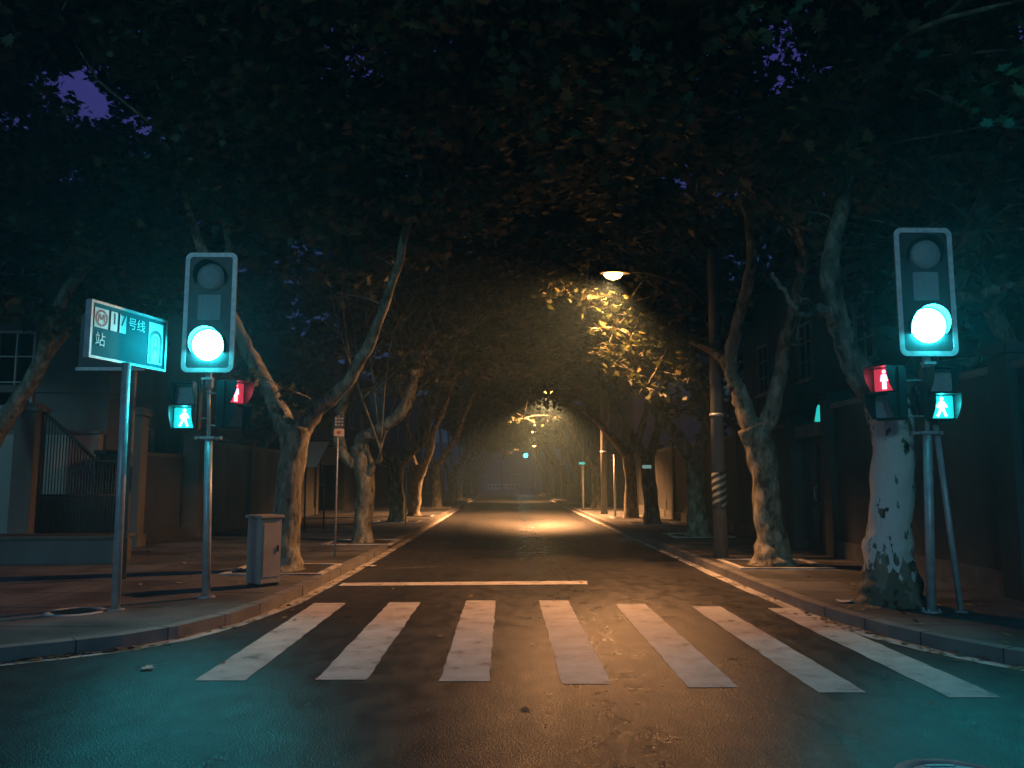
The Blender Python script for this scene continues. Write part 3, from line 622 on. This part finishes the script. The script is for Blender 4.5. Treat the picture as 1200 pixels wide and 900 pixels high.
# far end: railing, poles, green light
rl = empty('railing', (-.35, 129, 0), 'white guard railing across the far end of the street', 'railing')
mb = MB()
for i in range(9): mb.box((-2.4+i*.6 + (0), 0, .5), (.12, .08, 1.0))
mb.build('railing_posts', STRIP, rl); MB().box((0, 0, .98), (5.0, .09, .12)).box((0, 0, .35), (5.0, .07, .08)).build('railing_bars', STRIP, rl)
for (px, y0_, y1_, Y, w, lab, arm) in ((589.5, 538, 570, 126, .09, 'pale thin pole behind the left part of the far railing', 0), (599.5, 556, 571, 126, .07, 'shorter far pole with a bar to the right', 1.2), (629.5, 544, 577, 97, .07, 'thin pale pole on the right just before the farthest lamp', 0), (646.5, 544, 582, 80, .16, 'pale sunless post standing at the far right kerb', 0), (720, 536, 604, 34.5, .05, 'slim pale post beside the right wall gap', 0), (683, 520, 598, 42, .05, 'slim speckled post beside the lit cabinet on the right', 0)):
    top_ = P(px, y0_, Y); lab = lab.replace('sunless ', 'upright ')
    po = empty('post', (top_.x, Y, 0 if Y > 90 else .12), lab, 'post')
    MB().tube([(0, 0, 0), (0, 0, top_.z)], w, 10).build('shaft', STRIP if Y > 60 else STEEL, po)
    if arm: MB().box((arm/2, 0, top_.z), (arm, .1, .14)).build('crossbar', STRIP, po)
q = P(616, 535, 100)
fs = empty('traffic_light', (3.3, 100, .12), 'tiny green traffic light glowing at the far end of the street', 'traffic light')
MB().tube([(0, 0, 0), (0, 0, q.z+.2), (q.x-3.3, 0, q.z+.35)], .06, 10).build('pole', STEEL, fs)
MB().box((q.x-3.3, .08, q.z+.25), (.42, .2, 1.2), bev=.03).build('housing', DARK, fs)
MB().lathe([(.27, 0), (.2, .05), (.001, .08)], m=Matrix.Translation((q.x-3.3, -.03, q.z)) @ FACE, seg=20).build('green_lens', FARG, fs)
# lit steel cabinet on the right pavement, small signs on posts
q = G(670, 591, .126)
c2 = empty('utility_cabinet', (q.x, q.y, .126), 'tall pale cabinet lit orange on the right pavement', 'cabinet')
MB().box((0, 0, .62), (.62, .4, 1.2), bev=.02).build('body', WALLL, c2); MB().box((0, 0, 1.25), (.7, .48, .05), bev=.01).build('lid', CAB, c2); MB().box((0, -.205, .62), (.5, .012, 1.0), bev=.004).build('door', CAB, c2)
for px, py, Y, lab in ((682, 543, 40, 'small plate with reflected teal put in as glow on the speckled post at right'), (758, 547, 27, 'small plate with pale teal reflection put in as glow on the wall side at right')):
    q = P(px, py, Y); o = empty('added_glow_plate', q, lab, 'sign')
    MB().box((0, 0, 0), (.30, .03, .11), bev=.01).build('plate', emit('plate_reflected_light', (.02, .35, .42), .9) if Y == 40 else emit('pale_plate_reflected_light', (.25, .45, .42), .6), o)  # these signs only reflect; the reflected light is put in as emission
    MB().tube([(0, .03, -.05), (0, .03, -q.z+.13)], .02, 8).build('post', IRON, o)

# ------------------------------------------------------------------ plane trees
def maple():
    pts = [(0, -.5), (.08, -.2), (.42, -.30), (.34, -.08), (.58, .10), (.27, .14), (.24, .38), (.10, .28), (0, .62), (-.10, .28), (-.24, .38), (-.27, .14), (-.58, .10), (-.34, -.08), (-.42, -.30), (-.08, -.2)]
    return np.array([(x, y, .10*abs(x)) for x, y in pts])
LEAFT = maple(); LEAFS = np.array([(0, -.5, 0), (.42, -.22, .04), (.5, .12, .06), (0, .6, 0), (-.5, .12, .06), (-.42, -.22, .04)])
def leaves(name, centers, sizes, nr, parent, tmpl=LEAFT, flat=.55):
    n = len(centers); k = len(tmpl)
    up = nr.normal(0, flat, (n, 3)); up[:, 2] += 1; up /= np.linalg.norm(up, axis=1)[:, None]
    t = nr.normal(0, 1, (n, 3)); t -= up*(t*up).sum(1)[:, None]; t /= np.linalg.norm(t, axis=1)[:, None]
    b = np.cross(up, t)
    v = (centers[:, None, :] + sizes[:, None, None]*(tmpl[None, :, 0:1]*t[:, None, :] + tmpl[None, :, 1:2]*b[:, None, :] + tmpl[None, :, 2:3]*up[:, None, :])).reshape(-1, 3)
    me = bpy.data.meshes.new(name); me.vertices.add(n*k); me.vertices.foreach_set('co', v.astype(np.float32).ravel())
    me.loops.add(n*k); me.loops.foreach_set('vertex_index', np.arange(n*k, dtype=np.int32))
    me.polygons.add(n); me.polygons.foreach_set('loop_start', np.arange(0, n*k, k, dtype=np.int32)); me.polygons.foreach_set('loop_total', np.full(n, k, dtype=np.int32))
    me.update(calc_edges=True); me.validate(); me.materials.append(LEAF)
    o = bpy.data.objects.new(name, me); COL.objects.link(o); o.parent = parent; return o
LAMPS = [Vector((2.12, 16, 5.6)), Vector((1.9, 36.5, 5.5)), Vector((2.2, 64, 5.3)), Vector((3.06, 88, 5.2))]
# openings in the leaf roof: straight lanes where no leaves grow (start, direction, radius per metre)
GAPS = [((0, 0, 1.6), Vector(ray(x, y)).normalized(), r_/F) for x, y, r_ in ((95, 98, 13), (122, 122, 13), (175, 150, 9), (870, 45, 8), (925, 70, 11), (960, 88, 9), (1015, 45, 8), (940, 18, 8), (800, 213, 8), (420, 82, 6))]
def gap(w, g_):
    v = w - Vector(g_[0]); t = v.dot(g_[1]); return t > 0 and (v - g_[1]*t).length < g_[2]*t + .22
def smooth_path(pts, rad, sub=5, jit=0.0, nr=None):
    n = len(pts); o = []; rr = []
    for i in range(n-1):
        p0, p1, p2, p3 = pts[max(i-1, 0)], pts[i], pts[i+1], pts[min(i+2, n-1)]
        for s_ in range(sub):
            t = s_/sub; a_ = 2*p1; b_ = (p2-p0)*t; c_ = (2*p0-5*p1+4*p2-p3)*t*t; d_ = (-p0+3*p1-3*p2+p3)*t**3
            q = (a_+b_+c_+d_)*.5
            if jit and nr is not None and (i or s_): q = q + Vector(nr.normal(0, jit, 3))
            o.append(q); rr.append(rad[i]+(rad[i+1]-rad[i])*t)
    return o+[pts[-1]], rr+[rad[-1]]
def tree(label, base, limbs, seed, cx=None, cz=8.6, crx=5.2, cry=5.2, crz=3.5, nclu=150, nleaf=60, lsize=.17, m=BARK, extra=(), lod=0, dopit=True, zmin=4.9):
    """limbs: [(points, radii)], the first is the trunk; extra: cluster centres (point, radius, leaves)"""
    nr = np.random.RandomState(seed); bx, by, bz = base; B = Vector(base)
    root = empty('plane_tree', base, label, 'tree', 'plane trees lining the street')
    if dopit: pit(bx, by)
    mb = MB(); tips = []; nodes = []
    for i, (pts, rad) in enumerate(limbs):
        pts = [Vector(p)-B for p in pts]; sp, sr = smooth_path(pts, rad, 6, .0 if i == 0 else .012, nr)
        mb.tube(sp, sr, 18 if lod == 0 else 9, wob=.085, rs=seed+i)
        if i: nodes += sp[4:]
        if i: tips.append((sp[-1], (sp[-1]-sp[-4]).normalized(), sr[-1]))
    side = -1 if bx > 0 else 1
    C = Vector(((cx if cx is not None else bx+side*1.6)-bx, 0, cz-bz))
    # clusters through the crown
    clus = []
    tries = 0; nclu = int(nclu*(2.3 if lod == 0 else 1.8))
    while len(clus) < nclu and tries < nclu*12:
        tries += 1
        u = nr.normal(0, 1, 3); u /= np.linalg.norm(u); r_ = nr.uniform(.12, 1)**.45
        p = Vector((u[0]*r_*crx, u[1]*r_*cry, u[2]*r_*crz)) + C; w = p + B
        if w.z < zmin + nr.uniform(-.3, .6): continue
        if any(gap(w, g_) for g_ in GAPS): continue
        if any((Vector((w.x, w.y, 0))-Vector((L_.x, L_.y, 0))).length < 4.2 and w.z < L_.z+.75 for L_ in LAMPS): continue
        clus.append((p, nr.uniform(.45, .85), nleaf))
    # branches: from each limb tip towards some clusters
    for tp, td, tr in tips:
        if tr < .03: continue
        near = sorted(clus, key=lambda c: (c[0]-tp).length - 1.6*((c[0]-tp).normalized().dot(td)))[:60]
        for q in range(4 if lod == 0 else 3):
            c = near[nr.randint(len(near))][0]; mid = tp.lerp(c, .5) + td*.5 + Vector(nr.normal(0, .25, 3))
            sp, sr = smooth_path([tp, tp+td*.3, mid, c], [tr*.8, tr*.7, tr*.45, .012], 4); nodes += sp[6:]; mb.tube(sp, sr, 8, wob=.05)
            for z in range(3 if lod == 0 else 1):
                c2_ = near[nr.randint(len(near))][0]; e_ = sp[6+nr.randint(3)]; mb.tube([e_, e_.lerp(c2_, .5)+Vector(nr.normal(0, .2, 3)), c2_], [.03, .02, .008], 5)
    pts = []; sz = []
    for c, r_, n_ in clus:
        q = nr.normal(0, 1, (n_, 3)); q /= np.linalg.norm(q, axis=1)[:, None]; q *= (nr.uniform(.1, 1, (n_, 1))**.5)*r_; q[:, 2] *= .6
        pts.append(q+np.array(c)); sz.append(nr.uniform(.7, 1.25, n_)*lsize)
    leaves('crown', np.concatenate(pts), np.concatenate(sz), nr, root, LEAFT if lod == 0 else LEAFS)
    if extra:
        pts = []; sz = []; tw = mb
        for c, r_, n_ in extra:
            c = Vector(c)-B; q = nr.normal(0, .5, (n_, 3)); q[:, 2] *= .55; q[:, 2] -= .1
            pts.append(q*r_+np.array(c)); sz.append(nr.uniform(.6, 1.2, n_)*.15)
            w_ = min(nodes, key=lambda q_: (q_-c).length); nodes.append(c); dv = c-w_; mb.tube([w_, w_+dv*.35+Vector((0, 0, .06*dv.length)), w_+dv*.7+Vector((0, 0, .05*dv.length)), c], [.016, .013, .011, .009], 5)
            for k in range(3): e_ = Vector(pts[-1][nr.randint(n_)]); tw.tube([c, c.lerp(e_, .5)+Vector((0, 0, .05)), e_], [.010, .007, .004], 4)
        leaves('low_foliage', np.concatenate(pts), np.concatenate(sz), nr, root, LEAFT, .8)
    mb.build('trunk', m, root)
    return root
# left side
b = Vector((-3.68, 13.91, .12))
tree('mottled plane tree behind the pale cabinet, first on the left', b,
     [([b, b+Vector((0, 0, .12)), b+Vector((.0, .0, .5)), P(337, 590, 13.9), P(344, 530, 13.9), P(350, 500, 13.9)], [.38, .29, .24, .225, .22, .23]),
      ([P(346, 515, 13.9), P(372, 482, 13.9), P(400, 455, 13.6), P(430, 410, 13.2), P(460, 330, 12.8), P(482, 250, 12.6), P(500, 150, 12.4)], [.20, .13, .105, .09, .07, .06, .04]),
      ([P(343, 520, 13.9), P(322, 470, 14.0), P(290, 410, 14.2), P(262, 350, 14.2), P(232, 280, 14.0), P(216, 220, 13.6)], [.20, .14, .12, .10, .08, .05]),
      ([P(256, 340, 14.2), P(268, 300, 14.4), P(262, 240, 14.6)], [.09, .07, .04])], 11, nclu=330, nleaf=75,
     extra=[(P(x, y, Y), r_, n_) for x, y, Y, r_, n_ in ((330, 455, 13.2, .4, 14), (310, 478, 13.3, .3, 12), (300, 440, 13.3, .3, 10), (405, 345, 12.9, .3, 8), (440, 300, 12.7, .35, 10))])
b = Vector((-3.42, 19.92, .12))
tree('lamplit flaking plane tree with a low forked limb, second on the left', b,
     [([b, b+Vector((0, 0, .15)), b+Vector((0, 0, .6)), P(429, 575, 19.9), P(426, 545, 19.9), P(421, 522, 19.9)], [.30, .23, .21, .22, .24, .22]),
      ([P(422, 535, 19.9), P(424, 515, 19.8), P(440, 507, 19.6), P(458, 495, 19.4), P(472, 480, 19.2), P(480, 460, 19.1), P(486, 440, 19.0)], [.18, .17, .15, .14, .14, .13, .10]),
      ([P(424, 545, 19.9), P(408, 538, 19.9), P(398, 518, 19.9), P(396, 498, 19.8), P(403, 470, 19.6), P(414, 440, 19.4), P(432, 405, 19.2), P(450, 350, 19)], [.15, .15, .14, .13, .12, .13, .09, .06]),
      ([P(426, 560, 19.9), P(436, 548, 19.7), P(440, 540, 19.6)], [.2, .08, .03])], 12, nclu=150, nleaf=60,
     extra=[(P(x, y, Y), r_, n_) for x, y, Y, r_, n_ in ((486, 428, 18.8, .25, 10), (500, 415, 18.4, .4, 14), (520, 408, 18.4, .4, 14), (478, 410, 18.6, .4, 14), (468, 430, 18.4, .3, 10), (538, 400, 18.2, .35, 12), (555, 378, 18, .35, 14), (572, 366, 18, .35, 14), (590, 366, 18, .3, 9), (604, 365, 18, .2, 6), (550, 390, 18, .3, 8), (545, 350, 18.2, .35, 14), (532, 325, 18.2, .3, 8), (510, 440, 18.4, .35, 9), (445, 455, 19, .35, 9), (425, 385, 19, .3, 6), (500, 425, 18.2, .35, 20), (515, 395, 18.2, .4, 24), (535, 385, 18, .35, 20), (560, 368, 17.8, .35, 22), (485, 400, 18.4, .4, 20), (540, 335, 18, .35, 20))])
b = Vector((-3.87, 29.57, .12))
tree('leaning plane tree with long pale limbs, third on the left', b,
     [([b, b+Vector((0, 0, .2)), b+Vector((0, 0, .7)), P(464, 570, 29.5), P(463, 545, 29.5), P(462, 535, 29.5)], [.42, .31, .28, .27, .27, .25]),
      ([P(464, 545, 29.5), P(480, 528, 29.2), P(494, 512, 29), P(500, 485, 28.7), P(510, 455, 28.5), P(526, 420, 28), P(535, 395, 27.6), P(540, 350, 27)], [.25, .24, .24, .24, .2, .17, .14, .1]),
      ([P(461, 540, 29.5), P(446, 522, 29.4), P(434, 502, 29.3), P(424, 470, 29), P(410, 430, 29)], [.2, .16, .15, .13, .09]),
      ([P(500, 480, 28.8), P(510, 440, 29), P(516, 410, 29.2), P(520, 380, 29.5)], [.16, .13, .11, .07])], 13, nclu=130, nleaf=55, lod=1, lsize=.2)
b = Vector((-3.81, 34.46, .12))
tree('dark slim plane tree close behind the third on the left', b,
     [([b, b+Vector((0, 0, .2)), P(487, 585, 34.4), P(489, 565, 34.4), P(496, 545, 34.3)], [.32, .26, .23, .22, .2]),
      ([P(493, 552, 34.3), P(503, 530, 34), P(508, 505, 33.6), P(520, 480, 33), P(530, 450, 32.5)], [.2, .17, .14, .11, .08]),
      ([P(491, 560, 34.4), P(482, 530, 34.4), P(478, 500, 34.5)], [.16, .12, .08])], 14, nclu=110, nleaf=50, lod=1, lsize=.22)
def generic(label, x, y, seed, lean=1, lod=1, r0=.26, **k):
    nr = random.Random(seed); b = Vector((x, y, .12)); s_ = lean
    f = 2.2 + nr.uniform(-.3, .5); t = b+Vector((nr.uniform(-.15, .15), nr.uniform(-.2, .2), f))
    L1 = [t-Vector((0, 0, .25)), t+Vector((s_*.5, -.1, .5)), t+Vector((s_*1.1, nr.uniform(-.5, .5), 1.5)), t+Vector((s_*1.7, nr.uniform(-1, .5), 2.9)), t+Vector((s_*2.4, nr.uniform(-1, 1), 4.4))]
    L2 = [t-Vector((0, 0, .3)), t+Vector((-s_*.35, .1, .6)), t+Vector((-s_*.6, nr.uniform(-.5, .5), 1.7)), t+Vector((-s_*.8, nr.uniform(-1, 1), 3.4))]
    L3 = [L1[2], L1[2]+Vector((.1, .7, .8)), L1[2]+Vector((s_*.2, 1.5, 2.2))]
    return tree(label, b, [([b, b+Vector((0, 0, .15)), b+Vector((0, 0, .6)), b.lerp(t, .6), t], [r0*1.5, r0*1.15, r0, r0*.95, r0*1.0]), (L1, [r0*.8, r0*.65, r0*.55, r0*.42, r0*.3]), (L2, [r0*.7, r0*.55, r0*.45, r0*.3]), (L3, [r0*.4, r0*.35, r0*.2])], seed, lod=lod, **k)
words = ['fifth', 'sixth', 'seventh', 'eighth', 'ninth', 'tenth', 'eleventh']
for i, y in enumerate((45, 57, 66, 76, 88, 100, 112)):
    generic('plane tree, %s from the crossing along the left pavement' % words[i], -3.75+.05*(i % 2), y, 30+i, 1, nclu=90 if i < 3 else 70, nleaf=45, lsize=.28 if i < 3 else .36)
# right side
b = Vector((4.65, 10.07, .12))
tree('big limewashed plane tree trunk with flaking paint behind the right signal', b,
     [([b, b+Vector((0, 0, .10)), b+Vector((0, 0, .30)), b+Vector((-.02, 0, .6)), P(1043, 620, 10.07), P(1046, 560, 10.07), P(1046, 510, 10.07), P(1043, 485, 10.07)], [.46, .39, .33, .285, .26, .245, .25, .25]),
      ([P(1046, 500, 10.07), P(1022, 458, 10.0), P(1000, 425, 9.95), P(987, 390, 9.9), P(978, 360, 9.85), P(972, 310, 9.8), P(985, 250, 9.7), P(1000, 160, 9.6)], [.23, .18, .15, .13, .13, .11, .09, .07]),
      ([P(980, 368, 9.86), P(962, 362, 9.8), P(950, 368, 9.75), P(936, 366, 9.7), P(925, 352, 9.6), P(905, 320, 9.5)], [.10, .07, .05, .035, .03, .02]),
      ([P(1046, 505, 10.1), P(1062, 462, 10.3), P(1085, 415, 10.5), P(1105, 360, 10.6), P(1130, 300, 10.6), P(1160, 210, 10.5)], [.24, .19, .17, .16, .13, .09]),
      ([P(1110, 350, 10.6), P(1150, 345, 10.3), P(1190, 335, 10.1)], [.10, .07, .04])], 21, cx=3.6, nclu=200, nleaf=75, m=BARKW, crx=5.5, dopit=False,
     extra=[(P(x, y, Y), r_, n_) for x, y, Y, r_, n_ in ((1180, 340, 9.6, .35, 12), (1195, 350, 9.5, .3, 10), (1142, 420, 9.8, .15, 5), (1120, 300, 10, .5, 30), (1150, 270, 10, .6, 40), (1175, 300, 9.8, .5, 30), (1100, 230, 10, .6, 40), (1150, 210, 10, .6, 40), (1185, 240, 9.8, .5, 30), (1060, 190, 10, .6, 40), (1195, 200, 9.8, .5, 30), (960, 250, 9.6, .5, 24), (1000, 200, 9.6, .5, 30), (933, 398, 9.7, .13, 7), (940, 350, 9.6, .2, 6))])
b = Vector((4.72, 14.7, .12))
lampleaves = [(650, 325, 15.9, .45, 16), (662, 340, 16.2, .35, 14), (640, 345, 15.9, .3, 7), (685, 342, 16.3, .35, 16), (700, 347, 16.35, .3, 18), (722, 350, 16.3, .3, 18), (738, 352, 16.3, .3, 16),
    (716, 363, 16.4, .35, 18), (735, 370, 16.3, .4, 22), (752, 375, 16.4, .35, 20), (722, 385, 16.4, .35, 16), (740, 395, 16.2, .4, 22), (762, 398, 16.4, .35, 18), (704, 362, 16.5, .3, 10), (775, 385, 16.4, .35, 12),
    (755, 412, 16.2, .35, 14), (785, 400, 16.4, .35, 14), (800, 420, 16.3, .4, 12), (745, 440, 16.1, .4, 14), (725, 425, 16.2, .35, 12), (700, 385, 16.3, .3, 10), (712, 405, 16.4, .35, 12), (700, 415, 16.5, .3, 8), (770, 425, 16.2, .3, 10), (790, 440, 16, .3, 10), (760, 322, 16.3, .35, 10), (775, 345, 16.4, .4, 10), (795, 370, 16.4, .4, 10), (800, 355, 16.2, .35, 8), (740, 318, 16.4, .3, 8),
    (776, 300, 16.5, .4, 5), (808, 395, 16.2, .35, 8), (758, 455, 15.9, .3, 8), (775, 462, 15.8, .3, 8), (690, 305, 16.4, .4, 8), (672, 312, 16.4, .35, 8), (812, 425, 16, .4, 10), (830, 400, 15.8, .4, 10)]
tree('plane tree leaning back with foliage around the street lamp, second on the right', b,
     [([b, b+Vector((0, 0, .15)), b+Vector((.0, 0, .45)), P(899, 600, 14.7), P(897, 560, 14.7), P(890, 525, 14.7), P(880, 500, 14.7)], [.45, .34, .27, .24, .24, .26, .25]),
      ([P(885, 515, 14.7), P(872, 480, 14.8), P(862, 450, 14.9), P(850, 425, 15.1), P(825, 408, 15.9), P(795, 395, 16.6), P(765, 375, 17.0), P(740, 362, 17.1), P(722, 352, 17.1)], [.22, .17, .13, .10, .055, .035, .024, .016, .008]),
      ([P(862, 455, 14.9), P(856, 420, 14.8), P(866, 370, 14.6), P(880, 300, 14.2), P(870, 220, 14)], [.13, .12, .11, .09, .06]),
      ([P(888, 515, 14.7), P(905, 480, 14.6), P(915, 440, 14.5), P(922, 390, 14.3), P(940, 320, 14)], [.2, .15, .13, .11, .08]),
      ([P(795, 395, 16.6), P(780, 412, 16.3), P(765, 440, 16), P(752, 458, 15.9)], [.03, .02, .014, .008]),
      ([P(740, 362, 17.1), P(700, 338, 16.7), P(665, 330, 16.3), P(645, 330, 16)], [.02, .016, .01, .006])], 22, cx=4.6, nclu=150, nleaf=65,
     extra=[(P(x, y, Y), r_, int(n_*2.3)) for x, y, Y, r_, n_ in lampleaves])
b = G(818, 628, .12)
generic('dark plane tree just left of the striped utility pole, third on the right', b.x, b.y, 41, -1, lod=1, nclu=120, nleaf=55, lsize=.2, extra=[(P(x, y, Y), .5, 50) for x, y, Y in ((636, 462, 25), (648, 458, 25.2), (642, 448, 24.8), (652, 470, 25), (630, 452, 25.3), (664, 462, 25), (642, 470, 25.2))])
b = G(764, 614, .12)
generic('dark plane tree, fourth on the right before the wall', b.x, b.y, 42, -1, nclu=120, nleaf=55, lsize=.22)
b = Vector((4.95, 32.6, .12)); 
tree('dark plane tree whose leaves screen the second lamp, fifth on the right', b,
     [([b, b+Vector((0, 0, .3)), b+Vector((0, 0, 1.6)), b+Vector((-.1, 0, 2.6))], [.38, .28, .24, .24]),
      ([b+Vector((-.1, 0, 2.4)), b+Vector((-.9, 0, 3.4)), b+Vector((-1.9, 0, 4.3)), P(650, 465, 33.5)], [.2, .15, .1, .03]),
      ([b+Vector((-.1, 0, 2.4)), b+Vector((.6, .2, 3.8)), b+Vector((.8, .3, 5.6))], [.2, .14, .08])], 43, nclu=110, nleaf=50, lod=1, lsize=.24,
     extra=[(P(x, y, Y), r_, n_) for x, y, Y, r_, n_ in ((614, 490, 37.3, .5, 18), (602, 493, 37.3, .4, 14), (650, 488, 38, .5, 10), (627, 496, 37.6, .35, 8))])
for i, (x, y) in enumerate(((4.9, 44.5), (4.95, 54), (4.8, 68), (4.9, 78), (4.9, 95), (5, 108))):
    ex = [(P(626, 506, 55), .55, 60), (P(620, 502, 55), .5, 40), (P(632, 502, 55), .5, 40)] if i == 1 else [(P(596, 530, 64), .5, 40), (P(590, 533, 63.5), .35, 16), (P(602, 529, 64.5), .4, 18), (P(565, 515, 62), .3, 8), (P(571, 520, 60), .3, 6)] if i == 2 else ()
    generic('plane tree, %s from the crossing along the right pavement' % ['sixth', 'seventh', 'eighth', 'ninth', 'tenth', 'eleventh'][i], x, y, 50+i, -1, nclu=90 if i < 3 else 70, nleaf=45, lsize=.28 if i < 3 else .36, extra=ex)
# garden trees behind the walls, closing the sky at the sides
generic('tall dark garden tree behind the left iron gate', -10.4, 16.3, 61, 1, lod=0, dopit=False, cx=-9.2, cz=8.8, crx=5.2, cry=6, crz=4.4, nclu=330, nleaf=70, lsize=.19, zmin=4.2)
generic('tall dark garden tree behind the right corner wall', 9.4, 13.5, 62, -1, lod=0, dopit=False, cx=9.0, cz=8.4, crx=5, cry=6, crz=4.6, nclu=190, nleaf=65, lsize=.18, zmin=3.6)
generic('garden tree behind the dark wall further right', 9.6, 33, 63, -1, dopit=False, cx=9.0, cz=7.5, crz=4, nclu=110, nleaf=50, lsize=.25, zmin=3.2)
generic('garden tree between the dark houses on the left', -10.6, 34, 64, 1, dopit=False, cx=-9.5, cz=7.5, crz=4, nclu=110, nleaf=50, lsize=.25, zmin=3.2)

# ------------------------------------------------------------------ fallen leaves and litter
nr = np.random.RandomState(5)
def scatter(pts, z, name, label, m, sz=(.04, .10)):
    n = len(pts); c = np.array([(x, y, z+nr.uniform(.004, .02)) for x, y in pts]); o = leaves(name, c, nr.uniform(*sz, n), nr, None, LEAFT, .18)
    o.data.materials.clear(); o.data.materials.append(m); tag(o, label, 'leaves', kind='stuff'); return o
gp = []
for _ in range(330):
    L = LG[4:] if nr.rand() < .5 else RG[4:]; s_ = 1 if L[0][0] < 0 else -1
    i = min(int(nr.uniform(0, 1)**1.6*(len(L)-3)), len(L)-2); t = nr.rand(); x = L[i][0]+(L[i+1][0]-L[i][0])*t; y = L[i][1]+(L[i+1][1]-L[i][1])*t
    gp.append((x + s_*abs(nr.normal(.05, .10)), y))
c = G(95, 762)
for _ in range(190): gp.append((c.x+nr.normal(0, .22), c.y+nr.normal(0, .05)+.06))
c = G(62, 770)
for _ in range(45): gp.append((nr.uniform(-4.4, -3.5), 0)); gp[-1] = (gp[-1][0], 7.45+(gp[-1][0]+4.46)*.62+nr.normal(.05, .04))
for _ in range(60): gp.append((nr.uniform(-2.6, 3.5), nr.uniform(4, 40)))
scatter(gp, .0, 'fallen_leaves', 'dry brown leaves drifted along the gutters', DEAD)
pp = [(nr.uniform(-8, -3.3), nr.uniform(8.8, 30)) for _ in range(170)] + [(nr.uniform(4.2, 6.4), nr.uniform(7.5, 30)) for _ in range(140)] + [(4.65+nr.normal(0, .6), 9.8+nr.normal(0, .35)) for _ in range(60)]
pp = [p for p in pp if (p[0] > 3.95 or p[0] < -3.3) and not (p[0] < 0 and p[1] < 9.6 and p[0] > -5)]
scatter(pp, .126, 'fallen_leaves', 'scattered dry leaves lying on the pavements', DEAD)
g = G(172, 785); o = leaves('fallen_leaf', np.array([[g.x, g.y, .02]]), np.array([.13]), nr, None, LEAFT, .3); o.data.materials.clear(); o.data.materials.append(PAPER); tag(o, 'single large pale leaf lying on the asphalt left of the crossing', 'leaf')
for px, py, z, s_, lab in ((992, 706, .128, .20, 'white scrap of paper on the kerb before the limewashed tree'), (432, 664, .004, .26, 'white scrap of paper beside the left kerb past the stop line')):
    g = G(px, py, z); mb = MB(); v = []; n = 5
    for i in range(n):
        for k in range(n): v.append((g.x+(i/(n-1)-.5)*s_+nr.normal(0, .008), g.y+(k/(n-1)-.5)*s_*.7+nr.normal(0, .008), z+.012+abs(nr.normal(0, .012))))
    o = mb.add(v, [(i*n+k, i*n+k+1, (i+1)*n+k+1, (i+1)*n+k) for i in range(n-1) for k in range(n-1)]).build('paper_scrap', PAPER); tag(o, lab, 'litter')

# ------------------------------------------------------------------ night haze
hz = MB().box((0, 85, 8), (160, 240, 18)).build('haze', LEAF); hm = bpy.data.materials.new('haze_air'); hm.use_nodes = True
hn = hm.node_tree.nodes; hn.remove(hn['Principled BSDF']); pv = hn.new('ShaderNodeVolumePrincipled'); pv.inputs['Density'].default_value = .0042; pv.inputs['Color'].default_value = (.55, .90, 1, 1); pv.inputs['Anisotropy'].default_value = .55
hm.node_tree.links.new(pv.outputs[0], hn['Material Output'].inputs['Volume']); hz.data.materials.clear(); hz.data.materials.append(hm)
tag(hz, 'thin night haze hanging in the street air', 'haze', kind='stuff')
